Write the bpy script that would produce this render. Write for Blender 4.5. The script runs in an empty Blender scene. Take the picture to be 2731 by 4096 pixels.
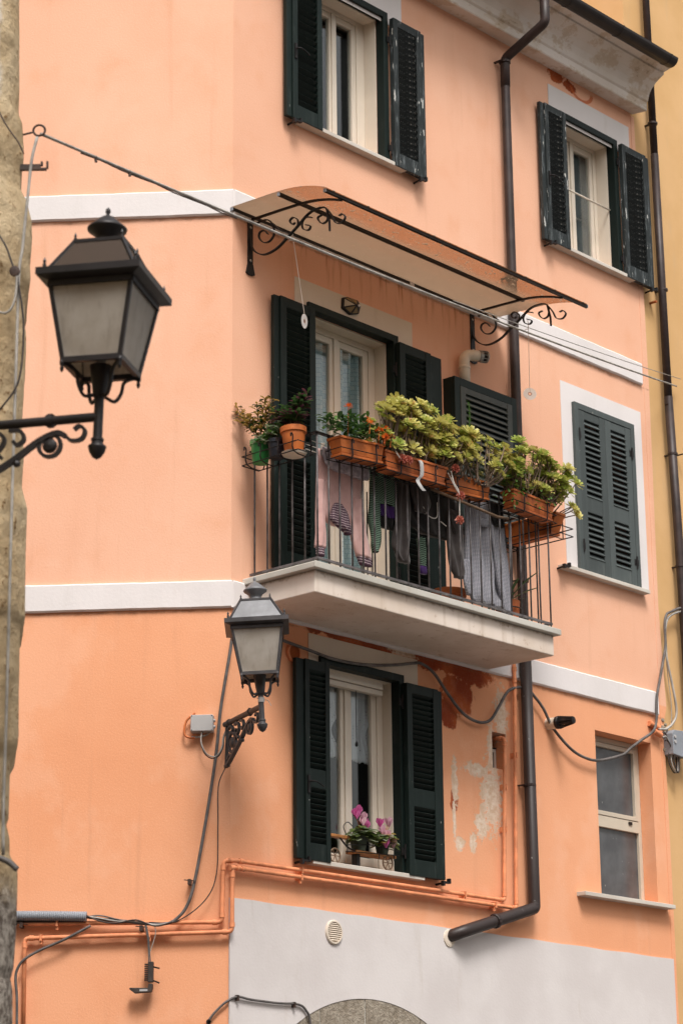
import bpy, math, random
from mathutils import Vector, Matrix, noise
random.seed(11)
PI = math.pi
D = bpy.data
SC = bpy.context.scene
COL = SC.collection

# ------------------------------------------------------------------ camera
PIT, ROL = math.radians(16.92006), math.radians(-0.586815)
_r = Vector((1, 0, 0)); _f = Vector((0, math.cos(PIT), math.sin(PIT))); _u = Vector((0, -math.sin(PIT), math.cos(PIT)))
cR = _r * math.cos(ROL) + _u * math.sin(ROL); cU = -_r * math.sin(ROL) + _u * math.cos(ROL)
cam = D.objects.new('camera', D.cameras.new('camera')); COL.objects.link(cam)
cam.matrix_world = Matrix(((cR.x, cU.x, -_f.x, 0), (cR.y, cU.y, -_f.y, 0), (cR.z, cU.z, -_f.z, 1.6), (0, 0, 0, 1)))
cam.data.sensor_fit = 'VERTICAL'; cam.data.sensor_height = 36; cam.data.sensor_width = 24
cam.data.lens = 9512.27 / 4096 * 36
cam.data.clip_start = .1; cam.data.clip_end = 600
cam.data.dof.use_dof = True; cam.data.dof.focus_distance = 18.6; cam.data.dof.aperture_fstop = 3.8
SC.camera = cam

# ------------------------------------------------------------------ light
SUN_EL, SUN_AZ = math.radians(56), math.radians(166)      # azimuth measured from +Y towards +X
world = D.worlds.new('World'); SC.world = world; world.use_nodes = True
wn = world.node_tree.nodes; wl = world.node_tree.links; wn.clear()
sky = wn.new('ShaderNodeTexSky'); sky.sky_type = 'NISHITA'; sky.sun_disc = False
sky.sun_elevation = SUN_EL; sky.sun_rotation = SUN_AZ; sky.air_density = 1.6; sky.dust_density = 5.0; sky.ozone_density = .5
hs = wn.new('ShaderNodeHueSaturation'); hs.inputs['Saturation'].default_value = .22
tint = wn.new('ShaderNodeMix'); tint.data_type = 'RGBA'; tint.blend_type = 'MULTIPLY'; tint.inputs[0].default_value = 1
tint.inputs[7].default_value = (1.0, .965, .94, 1)
bg = wn.new('ShaderNodeBackground'); bg.inputs['Strength'].default_value = .088
wo = wn.new('ShaderNodeOutputWorld')
wl.new(sky.outputs[0], hs.inputs['Color']); wl.new(hs.outputs[0], tint.inputs[6]); wl.new(tint.outputs[2], bg.inputs[0]); wl.new(bg.outputs[0], wo.inputs[0])
sun = D.objects.new('sun', D.lights.new('sun', 'SUN')); COL.objects.link(sun)
sun.data.energy = 1.5; sun.data.angle = math.radians(17); sun.data.color = (1.0, .965, .935)
sd = Vector((math.sin(SUN_AZ) * math.cos(SUN_EL), math.cos(SUN_AZ) * math.cos(SUN_EL), math.sin(SUN_EL)))
sun.rotation_euler = sd.to_track_quat('Z', 'Y').to_euler()
vs = SC.view_settings; vs.view_transform = 'Standard'; vs.look = 'None'; vs.exposure = .97; vs.gamma = 1; vs.use_curve_mapping = False

# ------------------------------------------------------------------ frames of the two walls (x along wall, -y outwards, z up)
CO = Vector((-.86870238, 18.0, 0))
AR, AL = math.radians(42.39544), math.radians(86.26494)
FR = Matrix.Translation(CO) @ Matrix.Rotation(PI / 2 - AR, 4, 'Z')
FL = Matrix.Translation(CO) @ Matrix.Rotation(-(PI / 2 - AL), 4, 'Z')
I4 = Matrix.Identity(4)
T = Matrix.Translation
def RZ(a): return Matrix.Rotation(a, 4, 'Z')
WM = {}
def V(u, o, z): return Vector((u, -o, z))

# ------------------------------------------------------------------ mesh builder
def spline(pts, n=6):
    pts = [Vector(p) for p in pts]
    if len(pts) < 3: return pts
    P = [pts[0] * 2 - pts[1]] + pts + [pts[-1] * 2 - pts[-2]]
    out = []
    for i in range(1, len(P) - 2):
        a, b, c, d = P[i - 1:i + 3]
        for k in range(n):
            t = k / n
            out.append(.5 * ((2 * b) + (c - a) * t + (2 * a - 5 * b + 4 * c - d) * t * t + (3 * b - a - 3 * c + d) * t ** 3))
    out.append(pts[-1]); return out
class MB:
    def __init__(s): s.v = []; s.f = []; s.m = []; s.cur = 0
    def add(s, vs, fs):
        o = len(s.v); s.v += [Vector(p) for p in vs]
        for f in fs: s.f.append([i + o for i in f]); s.m.append(s.cur)
        return s
    def box(s, a, b, M=None):
        (x0, y0, z0), (x1, y1, z1) = a, b
        x0, x1 = min(x0, x1), max(x0, x1); y0, y1 = min(y0, y1), max(y0, y1); z0, z1 = min(z0, z1), max(z0, z1)
        vs = [Vector(p) for p in ((x0, y0, z0), (x1, y0, z0), (x1, y1, z0), (x0, y1, z0), (x0, y0, z1), (x1, y0, z1), (x1, y1, z1), (x0, y1, z1))]
        if M: vs = [M @ p for p in vs]
        return s.add(vs, [(0, 3, 2, 1), (4, 5, 6, 7), (0, 1, 5, 4), (1, 2, 6, 5), (2, 3, 7, 6), (3, 0, 4, 7)])
    def wbox(s, u0, u1, o0, o1, z0, z1): return s.box((u0, -o0, z0), (u1, -o1, z1))
    def prism(s, pts, d):                  # closed polygon extruded by vector d
        n = len(pts); d = Vector(d); vs = [Vector(p) for p in pts] + [Vector(p) + d for p in pts]
        fs = [tuple(range(n))[::-1], tuple(range(n, 2 * n))] + [(i, (i + 1) % n, n + (i + 1) % n, n + i) for i in range(n)]
        return s.add(vs, fs)
    def sweep(s, path, prof, cap=True):    # prof(i,n) -> list of (a,b) in the (side, up) frame
        P = [Vector(p) for p in path]; n = len(P)
        tg = [(P[min(i + 1, n - 1)] - P[max(i - 1, 0)]).normalized() for i in range(n)]
        ref = Vector((0, 0, 1)) if abs(tg[0].z) < .9 else Vector((1, 0, 0))
        nn = (ref - tg[0] * ref.dot(tg[0])).normalized(); rings = []
        for i in range(n):
            nn = (nn - tg[i] * nn.dot(tg[i])); nn = nn.normalized() if nn.length > 1e-6 else tg[i].orthogonal().normalized()
            bb = tg[i].cross(nn); rings.append([P[i] + nn * a + bb * b for a, b in prof(i, n)])
        k = len(rings[0]); vs = [q for r in rings for q in r]
        fs = [(i * k + j, i * k + (j + 1) % k, (i + 1) * k + (j + 1) % k, (i + 1) * k + j) for i in range(n - 1) for j in range(k)]
        if cap: fs += [tuple(range(k))[::-1], tuple(range((n - 1) * k, n * k))]
        return s.add(vs, fs)
    def tube(s, path, r, n=8):
        rr = r if callable(r) else (lambda t: r)
        return s.sweep(path, lambda i, m: [(rr(i / max(1, m - 1)) * math.cos(2 * PI * j / n), rr(i / max(1, m - 1)) * math.sin(2 * PI * j / n)) for j in range(n)])
    def strap(s, path, nrm, w, t):         # flat bar: w across the plane normal, t within the plane
        P = [Vector(p) for p in path]; n = len(P); nrm = Vector(nrm).normalized(); vs = []
        for i in range(n):
            tg = (P[min(i + 1, n - 1)] - P[max(i - 1, 0)]).normalized(); b = tg.cross(nrm).normalized()
            vs += [P[i] + nrm * w / 2 + b * t / 2, P[i] - nrm * w / 2 + b * t / 2, P[i] - nrm * w / 2 - b * t / 2, P[i] + nrm * w / 2 - b * t / 2]
        fs = [(i * 4 + j, i * 4 + (j + 1) % 4, i * 4 + 4 + (j + 1) % 4, i * 4 + 4 + j) for i in range(n - 1) for j in range(4)]
        return s.add(vs, fs + [(3, 2, 1, 0), tuple(range(n * 4 - 4, n * 4))])
    def lathe(s, prof, c=(0, 0, 0), n=16, M=None):   # prof: (r,z)
        c = Vector(c); vs = []
        for r, z in prof:
            for j in range(n):
                p = Vector((r * math.cos(2 * PI * j / n), r * math.sin(2 * PI * j / n), z)); vs.append((M @ p if M else p) + c)
        fs = [(i * n + j, i * n + (j + 1) % n, (i + 1) * n + (j + 1) % n, (i + 1) * n + j) for i in range(len(prof) - 1) for j in range(n)]
        return s.add(vs, fs + [tuple(range(n))[::-1], tuple(range((len(prof) - 1) * n, len(prof) * n))])
    def frustum(s, a, za, b, zb, c=(0, 0), ay=None, by=None):
        ay = a if ay is None else ay; by = b if by is None else by; x, y = c
        vs = [(x - a, y - ay, za), (x + a, y - ay, za), (x + a, y + ay, za), (x - a, y + ay, za), (x - b, y - by, zb), (x + b, y - by, zb), (x + b, y + by, zb), (x - b, y + by, zb)]
        return s.add(vs, [(0, 3, 2, 1), (4, 5, 6, 7), (0, 1, 5, 4), (1, 2, 6, 5), (2, 3, 7, 6), (3, 0, 4, 7)])
    def grid(s, fn, nu, nv):
        vs = [fn(i / nu, j / nv) for j in range(nv + 1) for i in range(nu + 1)]
        return s.add(vs, [(j * (nu + 1) + i, j * (nu + 1) + i + 1, (j + 1) * (nu + 1) + i + 1, (j + 1) * (nu + 1) + i) for j in range(nv) for i in range(nu)])
    def mesh(s, name, mats, smooth=False, c=None):
        me = D.meshes.new(name); c = c or Vector((0, 0, 0))
        me.from_pydata([tuple(p - c) for p in s.v], [], s.f)
        for m in (mats if isinstance(mats, (list, tuple)) else [mats]): me.materials.append(m)
        if any(s.m): me.polygons.foreach_set('material_index', s.m)
        if smooth: me.polygons.foreach_set('use_smooth', [True] * len(me.polygons))
        me.validate(); me.update(); return me
    def build(s, name, mats, parent=None, frame=I4, smooth=False, center=True, bevel=0):
        c = Vector((0, 0, 0))
        if center and s.v:
            xs, ys, zs = zip(*s.v); c = Vector(((min(xs) + max(xs)) / 2, (min(ys) + max(ys)) / 2, min(zs)))
        o = place(s.mesh(name, mats, smooth, c), name, frame @ T(c), parent)
        if smooth == 'auto':
            md = o.modifiers.new('edges', 'EDGE_SPLIT'); md.split_angle = math.radians(38)
        if bevel:
            b = o.modifiers.new('bevel', 'BEVEL'); b.width = bevel; b.segments = 2; b.limit_method = 'ANGLE'
        return o
def place(me, name, W, parent=None):
    o = D.objects.new(name, me); COL.objects.link(o); WM[o] = W
    if parent is not None: o.parent = parent; o.matrix_basis = WM[parent].inverted() @ W
    else: o.matrix_basis = W
    return o
def tag(o, label, cat, group=None):
    o['label'] = label; o['category'] = cat
    if group: o['group'] = group
    return o
def thing(name, label, cat, W, group=None):
    o = D.objects.new(name, None); COL.objects.link(o); o.empty_display_size = .1; o.matrix_basis = W; WM[o] = W
    return tag(o, label, cat, group)
def struct(o, kind='structure'): o['kind'] = kind; return o
def copy_tree(o, W, parent=None):          # a thing with copies of its parts and sub-parts
    kids = [c for c in D.objects if c.parent == o]
    c = o.copy(); COL.objects.link(c); WM[c] = W
    c.parent = parent
    c.matrix_basis = WM[parent].inverted() @ W if parent is not None else W
    for k in kids: copy_tree(k, W @ WM[o].inverted() @ WM[k], c)
    return c

# ------------------------------------------------------------------ materials
class NT:
    def __init__(s, name):
        s.mat = D.materials.new(name); s.mat.use_nodes = True; t = s.mat.node_tree; s.n = t.nodes; s.l = t.links
        s.b = s.n['Principled BSDF']; s.out = s.n['Material Output']; s.tc = s.n.new('ShaderNodeTexCoord').outputs['Object']
    def set(s, sock, v):
        if isinstance(v, (int, float)): sock.default_value = v
        elif isinstance(v, tuple): sock.default_value = v if len(v) == 4 or sock.type == 'VECTOR' else v + (1,)
        else: s.l.new(v, sock)
    def math(s, op, a, b=0, c=None):
        n = s.n.new('ShaderNodeMath'); n.operation = op; s.set(n.inputs[0], a); s.set(n.inputs[1], b)
        if c is not None: s.set(n.inputs[2], c)
        return n.outputs[0]
    def mapr(s, v, a, b, c=0, d=1):
        n = s.n.new('ShaderNodeMapRange'); n.interpolation_type = 'SMOOTHSTEP'
        for i, x in enumerate((v, a, b, c, d)): s.set(n.inputs[i], x)
        return n.outputs[0]
    def mix(s, f, a, b, bt='MIX'):
        n = s.n.new('ShaderNodeMix'); n.data_type = 'RGBA'; n.blend_type = bt
        s.set(n.inputs[0], f); s.set(n.inputs[6], a); s.set(n.inputs[7], b); return n.outputs[2]
    def noise(s, sc, det=4, vec=None, rough=.55, scale3=None, dist=0):
        n = s.n.new('ShaderNodeTexNoise'); n.inputs['Scale'].default_value = sc; n.inputs['Detail'].default_value = det; n.inputs['Roughness'].default_value = rough; n.inputs['Distortion'].default_value = dist
        v = vec if vec is not None else s.tc
        if scale3:
            m = s.n.new('ShaderNodeVectorMath'); m.operation = 'MULTIPLY'; s.set(m.inputs[0], v); m.inputs[1].default_value = scale3; v = m.outputs[0]
        s.l.new(v, n.inputs['Vector']); return n.outputs['Fac']
    def xyz(s):
        n = s.n.new('ShaderNodeSeparateXYZ'); s.l.new(s.tc, n.inputs[0]); return n.outputs
    def bump(s, h, st=.3, d=.01):
        n = s.n.new('ShaderNodeBump'); n.inputs['Strength'].default_value = st; n.inputs['Distance'].default_value = d; s.set(n.inputs['Height'], h); s.l.new(n.outputs[0], s.b.inputs['Normal'])
    def fin(s, col, rough=.8, **k):
        s.set(s.b.inputs['Base Color'], col); s.set(s.b.inputs['Roughness'], rough)
        for a, v in k.items(): s.set(s.b.inputs[a.replace('_', ' ')], v)
        return s.mat
def mat(name, col, rough=.7, var=.25, sc=6, bump=0, bsc=60, metal=0, spec=.4, stretch=None, dark=None):
    t = NT(name); nz = t.noise(sc, 5, scale3=stretch)
    a = tuple(c * (1 - var) for c in col) if dark is None else dark; b = tuple(min(1, c * (1 + var)) for c in col)
    if bump: t.bump(t.noise(bsc, 4), bump, .004)
    t.b.inputs['Metallic'].default_value = metal; t.b.inputs['Specular IOR Level'].default_value = spec
    return t.fin(t.mix(t.mapr(nz, .3, .7), a, b), rough)
def paint(name, col, rough, dusty):
    t = NT(name); oi = t.n.new('ShaderNodeObjectInfo').outputs['Random']; n1 = t.noise(5, 6, scale3=(3, 3, .6), rough=.65); n2 = t.noise(30, 4, scale3=(1, 1, .4))
    c = t.mix(t.math('MULTIPLY', t.math('ADD', oi, n1), .5), tuple(v * .6 for v in col), tuple(v * 1.45 for v in col)); c = t.mix(t.math('MULTIPLY', t.mapr(n1, .55, .75), dusty), c, (.14, .15, .14)); c = t.mix(t.mapr(n2, .73, .76), c, (.30, .31, .29))
    t.bump(n1, .12, .003); t.b.inputs['Specular IOR Level'].default_value = .22; return t.fin(c, rough)
def blob(t, x, z, cx, cz, rx, rz, nz, amp=.9, soft=.12):
    dx = t.math('DIVIDE', t.math('SUBTRACT', x, cx), rx); dz = t.math('DIVIDE', t.math('SUBTRACT', z, cz), rz)
    d = t.math('SQRT', t.math('ADD', t.math('MULTIPLY', dx, dx), t.math('MULTIPLY', dz, dz)))
    d = t.math('ADD', d, t.math('MULTIPLY', t.math('SUBTRACT', nz, .5), amp * 2))
    return t.mapr(d, 1 + soft, 1 - soft)
def plaster(name, right):
    t = NT(name); x, y, z = t.xyz()
    big = t.noise(.55, 4); mid = t.noise(2.6, 5); fine = t.noise(55, 4); edge = t.noise(7, 6, rough=.7); edge2 = t.noise(16, 6, rough=.72)
    col = t.mix(t.mapr(big, .35, .65), (.775, .425, .280), (.81, .465, .315))
    # below the lower band a deeper orange paints in the weaker light lower down
    lowshade = t.mix(t.mapr(big, .35, .65), (.765, .345, .18), (.80, .385, .215))
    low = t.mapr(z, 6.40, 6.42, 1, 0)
    col = t.mix(low, col, lowshade)
    col = t.mix(t.math('MULTIPLY', t.mapr(mid, .5, .75), .28), col, (.70, .30, .15))
    col = t.mix(t.math('MULTIPLY', t.mapr(t.noise(1.3, 5, scale3=(2.2, 2.2, .35)), .55, .8), .22), col, (.60, .27, .15))
    if right:
        m = None
        def mx(a, b): return b if a is None else t.math('MAXIMUM', a, b)
        for b in ((2.72, 6.04, .2, .2), (2.5, 6.3, .55, .1), (2.62, 5.86, .12, .12), (1.55, 6.33, .75, .09), (2.9, 6.25, .3, .1), (4.5, 12.62, .14, .09), (4.72, 12.55, .1, .06), (2.66, 5.12, .05, .1)):
            m = mx(m, blob(t, x, z, *b, edge, 1.1, .1))
        col = t.mix(m, col, t.mix(t.mapr(mid, .4, .6), (.27, .045, .012), (.42, .095, .025)))
        # arc shaped stain left of the pipe bracket under the eaves
        dx = t.math('SUBTRACT', x, 4.92); dz = t.math('SUBTRACT', z, 12.58)
        rr = t.math('SQRT', t.math('ADD', t.math('MULTIPLY', dx, dx), t.math('MULTIPLY', t.math('MULTIPLY', dz, dz), 2.2)))
        ring = t.math('MULTIPLY', t.mapr(t.math('ABSOLUTE', t.math('SUBTRACT', rr, .17)), .03, .018), t.mapr(z, 12.6, 12.56))
        col = t.mix(t.math('MULTIPLY', ring, .8), col, (.5, .11, .03))
        m = None
        for b in ((3.33, 5.95, .09, .22), (3.2, 5.6, .07, .25), (3.17, 5.2, .14, .3), (3.02, 4.95, .09, .12), (2.9, 4.78, .05, .08), (2.98, 5.42, .16, .06), (2.68, 5.28, .04, .2), (2.66, 4.98, .022, .2), (2.72, 4.75, .06, .06), (2.03, 6.3, .17, .05), (2.45, 5.5, .05, .05)):
            m = mx(m, blob(t, x, z, *b, edge2, 2.0, .16))
        peel = m; col = t.mix(m, col, t.mix(t.mapr(edge2, .4, .6), (.64, .46, .32), (.76, .64, .52)))
        # rust drips below the awning's back rail
        dr = t.math('MULTIPLY', t.mapr(t.noise(9, 5, scale3=(1.6, 1.6, .12)), .52, .72), t.math('MULTIPLY', t.mapr(z, 9.25, 9.62), t.mapr(z, 9.68, 9.64)))
        dr = t.math('MULTIPLY', dr, t.math('MULTIPLY', t.mapr(x, .3, .9), t.mapr(x, 3.3, 2.9)))
        col = t.mix(t.math('MULTIPLY', dr, .75), col, (.36, .10, .03))
        # small white paint nicks
        nk = t.math('MULTIPLY', t.mapr(t.noise(26, 2, scale3=(1, 1, .45)), .76, .79), t.math('MULTIPLY', t.mapr(z, 6.1, 5.9), t.mapr(x, 2.3, 2.6)))
        col = t.mix(nk, col, (.75, .6, .5))
        drt = t.mapr(t.math('ADD', z, t.math('MULTIPLY', edge, .5)), 6.36, 6.56)
    # darker brown strip with a ragged lower edge below the mouldings
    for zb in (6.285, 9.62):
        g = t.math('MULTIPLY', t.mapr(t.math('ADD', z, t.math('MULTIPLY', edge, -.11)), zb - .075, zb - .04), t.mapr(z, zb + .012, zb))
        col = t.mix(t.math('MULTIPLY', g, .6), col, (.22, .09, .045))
    sp = t.noise(110, 2, rough=.8); col = t.mix(t.math('MULTIPLY', t.mapr(sp, .30, .48, 1, 0), .20), col, (.50, .21, .11)); col = t.mix(t.math('MULTIPLY', t.mapr(sp, .54, .72), .22), col, (.92, .70, .58))
    pt = t.noise(.9, 6, rough=.62, scale3=(1, 1, .8)); col = t.mix(t.math('MULTIPLY', t.mapr(pt, .52, .60), .16), col, (.86, .55, .40))
    rn = t.noise(5, 5, scale3=(1.6, 1.6, .08), rough=.6); col = t.mix(t.math('MULTIPLY', t.mapr(rn, .56, .74), .20), col, (.52, .25, .14))
    h = t.math('ADD', fine, t.math('MULTIPLY', mid, .4))
    if right: h = t.math('SUBTRACT', h, t.math('MULTIPLY', peel, 2.5))
    t.bump(h, .25, .007)
    t.b.inputs['Specular IOR Level'].default_value = .2
    return t.fin(col, .92)
M = {}
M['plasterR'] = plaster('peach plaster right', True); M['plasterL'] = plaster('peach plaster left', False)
def white(name, a, b, stain=.3):
    t = NT(name); n1 = t.noise(1.2, 5); n2 = t.noise(4, 6, scale3=(1.5, 1.5, .3), rough=.65); col = t.mix(t.mapr(n1, .35, .65), a, b)
    col = t.mix(t.math('MULTIPLY', t.mapr(n2, .55, .8), stain), col, (.42, .35, .27)); t.bump(t.noise(45, 4), .22, .006)
    t.b.inputs['Specular IOR Level'].default_value = .2; return t.fin(col, .9)
M['band'] = white('white band paint', (.68, .645, .63), (.74, .70, .69), .16)
M['base'] = white('white base paint', (.60, .56, .545), (.67, .635, .62), .35)
M['surround'] = white('cream surround paint', (.66, .57, .47), (.71, .63, .53), .2)
t = NT('balcony white paint'); x, y, z = t.xyz(); n1 = t.noise(1.6, 5); e = t.noise(11, 6, rough=.7); d = t.noise(7, 5, scale3=(1.5, 1.5, .12), rough=.65)
c = t.mix(t.mapr(n1, .35, .65), (.62, .52, .43), (.72, .63, .55)); c = t.mix(t.math('MULTIPLY', t.mapr(d, .52, .7), .35), c, (.44, .33, .23))
g = t.math('MULTIPLY', t.mapr(t.math('ADD', z, t.math('MULTIPLY', e, .10)), .20, .235), .75); c = t.mix(g, c, (.20, .14, .09)); c = t.mix(t.math('MULTIPLY', t.mapr(e, .60, .66), .5), c, (.40, .27, .17)); t.bump(e, .2, .004); M['slab'] = t.fin(c, .9)
M['cap'] = white('weathered stone cap', (.44, .42, .37), (.55, .53, .48), .5)
t = NT('stained cornice paint'); n1 = t.noise(1.1, 5); n2 = t.noise(3.2, 6, scale3=(1, 1, 1.6), rough=.7); c = t.mix(t.mapr(n1, .35, .65), (.64, .57, .50), (.76, .70, .65)); c = t.mix(t.math('MULTIPLY', t.mapr(n2, .50, .58), .55), c, (.50, .37, .24)); c = t.mix(t.math('MULTIPLY', t.mapr(n2, .62, .66), .6), c, (.34, .24, .15)); t.bump(n2, .3, .006); M['cornice'] = t.fin(c, .9)
M['sill'] = white('marble sill', (.52, .47, .41), (.60, .56, .50), .4)
t = NT('arch stone'); n1 = t.noise(9, 7, rough=.75); n2 = t.noise(40, 5, rough=.7); c = t.mix(t.mapr(n1, .35, .65), (.25, .21, .16), (.42, .37, .30)); c = t.mix(t.mapr(n2, .58, .7), c, (.13, .105, .08)); t.bump(t.math('ADD', n1, n2), .9, .02); t.b.inputs['Specular IOR Level'].default_value = .15; M['stone'] = t.fin(c, .95)
M['green'] = paint('dark green shutter paint', (.0068, .0135, .0115), .5, .10)
M['grey'] = paint('weathered grey green shutter paint', (.072, .086, .085), .6, .35)
t = NT('sun bleached shutter paint'); s1 = t.noise(14, 5, scale3=(3, 3, .35), rough=.7); s2 = t.noise(30, 3, scale3=(1, 1, .25))
c = t.mix(t.mapr(s1, .53, .68), (.008, .0135, .014), (.13, .15, .155)); c = t.mix(t.mapr(s2, .66, .69), c, (.5, .5, .47)); t.bump(s1, .3, .003)
M['bleached'] = t.fin(c, .65)
M['cream'] = mat('cream window paint', (.69, .62, .52), .42, .06, 2, 0)
M['alu'] = mat('beige aluminium', (.56, .49, .39), .4, .05, 3)
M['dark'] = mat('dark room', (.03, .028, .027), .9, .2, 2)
M['pipe'] = mat('brown drainpipe paint', (.032, .020, .018), .5, .35, 8, .05, 30)
t = NT('chipped drainpipe paint'); s1 = t.noise(22, 4, rough=.7)
M['pipechip'] = t.fin(t.mix(t.mapr(s1, .68, .72), (.028, .018, .016), (.42, .42, .4)), .5)
M['gutter'] = mat('dark gutter', (.02, .015, .014), .45, .3, 5)
M['iron'] = mat('black wrought iron', (.011, .009, .009), .5, .5, 14, .3, 50, metal=.2)
M['rail'] = mat('grey iron rail', (.095, .085, .085), .45, .5, 12, .2, 60)
M['rust'] = mat('rusty iron', (.05, .028, .02), .6, .5, 20, .3, 60)
M['lampblack'] = mat('black cast iron lamp paint', (.016, .014, .015), .45, .3, 10, .15, 50)
M['lampgrey'] = mat('grey cast iron lamp paint', (.052, .049, .051), .45, .3, 10, .15, 50)
M['lampcap'] = mat('grey lamp roof with sky sheen', (.16, .165, .175), .45, .25, 7, .1, 40)  # kept lighter and bluish to paint in the sky's reflection on the roof
t = NT('smoked lamp roof glass'); tp = t.n.new('ShaderNodeBsdfTransparent'); tp.inputs[0].default_value = (.55, .47, .40, 1); t.fin((.10, .075, .06), .25); ms = t.n.new('ShaderNodeMixShader'); ms.inputs[0].default_value = .4
t.l.new(t.b.outputs[0], ms.inputs[1]); t.l.new(tp.outputs[0], ms.inputs[2]); t.l.new(ms.outputs[0], t.out.inputs[0]); M['smoke'] = t.mat
t = NT('frosted lamp glass'); col0 = t.mix(t.mapr(t.noise(5, 4), .35, .65), (.56, .51, .44), (.66, .62, .56))
col = t.mix(t.math('MULTIPLY', t.mapr(t.noise(14, 6, scale3=(1.5, 1.5, .3), rough=.7), .5, .75), .45), col0, (.30, .25, .19)); tr = t.n.new('ShaderNodeBsdfTranslucent'); t.set(tr.inputs[0], col); ms = t.n.new('ShaderNodeMixShader'); ms.inputs[0].default_value = .5
t.fin(col, .35); t.l.new(t.b.outputs[0], ms.inputs[1]); t.l.new(tr.outputs[0], ms.inputs[2]); t.l.new(ms.outputs[0], t.out.inputs[0]); M['frost'] = t.mat
t = NT('window glass'); tp = t.n.new('ShaderNodeBsdfTransparent'); tp.inputs[0].default_value = (.84, .88, .88, 1); gl = t.n.new('ShaderNodeBsdfGlossy'); gl.inputs['Roughness'].default_value = .03
fr = t.n.new('ShaderNodeLayerWeight'); fr.inputs[0].default_value = .5; ms = t.n.new('ShaderNodeMixShader'); t.set(ms.inputs[0], t.mapr(fr.outputs['Facing'], 0, 1, .03, .30)); t.l.new(tp.outputs[0], ms.inputs[1]); t.l.new(gl.outputs[0], ms.inputs[2]); t.l.new(ms.outputs[0], t.out.inputs[0]); M['glass'] = t.mat
t = NT('frosted window glass'); col = t.mix(t.mapr(t.noise(3, 5), .3, .7), (.060, .062, .066), (.11, .115, .12)); t.b.inputs['Specular IOR Level'].default_value = .6
nk = t.mapr(t.noise(40, 2, scale3=(1, 1, .4)), .74, .77); M['satin'] = t.fin(t.mix(nk, col, (.4, .4, .38)), .22)
t = NT('smoked awning sheet'); n1 = t.noise(3, 5); n2 = t.noise(24, 3); x, y, z = t.xyz()
tp = t.n.new('ShaderNodeBsdfTransparent'); tp.inputs[0].default_value = (.72, .56, .44, 1)
tl = t.n.new('ShaderNodeBsdfTranslucent'); tl.inputs[0].default_value = (.50, .42, .34, 1); t.fin(t.mix(t.mapr(n2, .63, .67), (.34, .29, .23), (.12, .05, .02)), .3)
m1 = t.n.new('ShaderNodeMixShader'); m1.inputs[0].default_value = .62; t.l.new(t.b.outputs[0], m1.inputs[1]); t.l.new(tl.outputs[0], m1.inputs[2])
m2 = t.n.new('ShaderNodeMixShader')                                            # years of dust lie on the flatter back half of the sheet
t.set(m2.inputs[0], t.math('MAXIMUM', t.mapr(n2, .63, .67), t.math('ADD', t.mapr(t.math('ADD', y, t.math('MULTIPLY', n1, .1)), -.12, .12, .12, .70), t.math('MULTIPLY', t.math('SUBTRACT', n1, .5), .2))))
t.l.new(tp.outputs[0], m2.inputs[1]); t.l.new(m1.outputs[0], m2.inputs[2]); t.l.new(m2.outputs[0], t.out.inputs[0]); M['sheet'] = t.mat
M['terracotta'] = mat('terracotta plastic', (.50, .135, .028), .55, .25, 5, .05)
M['terradark'] = mat('old terracotta', (.40, .105, .028), .6, .35, 7, .1)
M['greenpot'] = mat('green plastic pot', (.05, .30, .08), .4, .15, 6)
M['darkpot'] = mat('dark plastic pot', (.02, .022, .03), .4, .2, 6)
M['dullpot'] = mat('dull green pot', (.05, .065, .045), .55, .25, 6)
M['soil'] = mat('potting soil', (.035, .024, .017), .95, .4, 40, .6, 90)
M['orangepipe'] = mat('orange painted gas pipe', (.72, .27, .125), .6, .2, 9, .08, 50)
M['cable'] = mat('grey cable', (.11, .10, .095), .6, .35, 9, .1, 40)
M['cablelight'] = mat('pale grey cable', (.36, .34, .31), .6, .3, 9, .1, 40)
M['cabledark'] = mat('dark cable', (.045, .035, .03), .6, .4, 9, .1, 40)
M['orangecable'] = mat('orange conduit', (.60, .17, .05), .5, .2, 9)
M['boxgrey'] = mat('light grey plastic box', (.42, .41, .40), .5, .08, 4)
M['boxblue'] = mat('blue grey plastic box', (.26, .28, .31), .5, .1, 4)
M['pvc'] = mat('white pvc', (.66, .58, .47), .5, .12, 6)
M['chrome'] = mat('dull metal', (.35, .34, .32), .35, .2, 10, metal=.8)
M['disc'] = mat('matt silver disc', (.86, .86, .86), .7, .03, 5)
M['discedge'] = mat('clear disc hub', (.5, .30, .22), .3, .05, 5)
M['string'] = mat('white string', (.66, .62, .56), .8, .1, 5)
M['amber'] = mat('smoked amber lens', (.22, .15, .065), .25, .2, 20)
M['clearlens'] = mat('pale lens', (.42, .38, .29), .2, .1, 20)
M['bark'] = mat('grey brown succulent stems', (.20, .145, .105), .8, .4, 20, .4, 60)
M['wood'] = mat('weathered wood', (.16, .10, .06), .75, .35, 12, .4, 40, stretch=(1, 6, 6))
M['orangewood'] = mat('varnished wood', (.34, .14, .04), .5, .3, 12, .2, 40, stretch=(1, 6, 6))
M['yellow'] = white('ochre plaster', (.60, .37, .165), (.66, .415, .20), .25)
M['ochrelit'] = white('lit ochre plaster', (.66, .43, .20), (.70, .47, .24), .15)  # side wall's brighter lighting put into a paler ochre
M['tile'] = mat('clay roof tile', (.38, .17, .09), .85, .3, 8, .3, 30)
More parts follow.
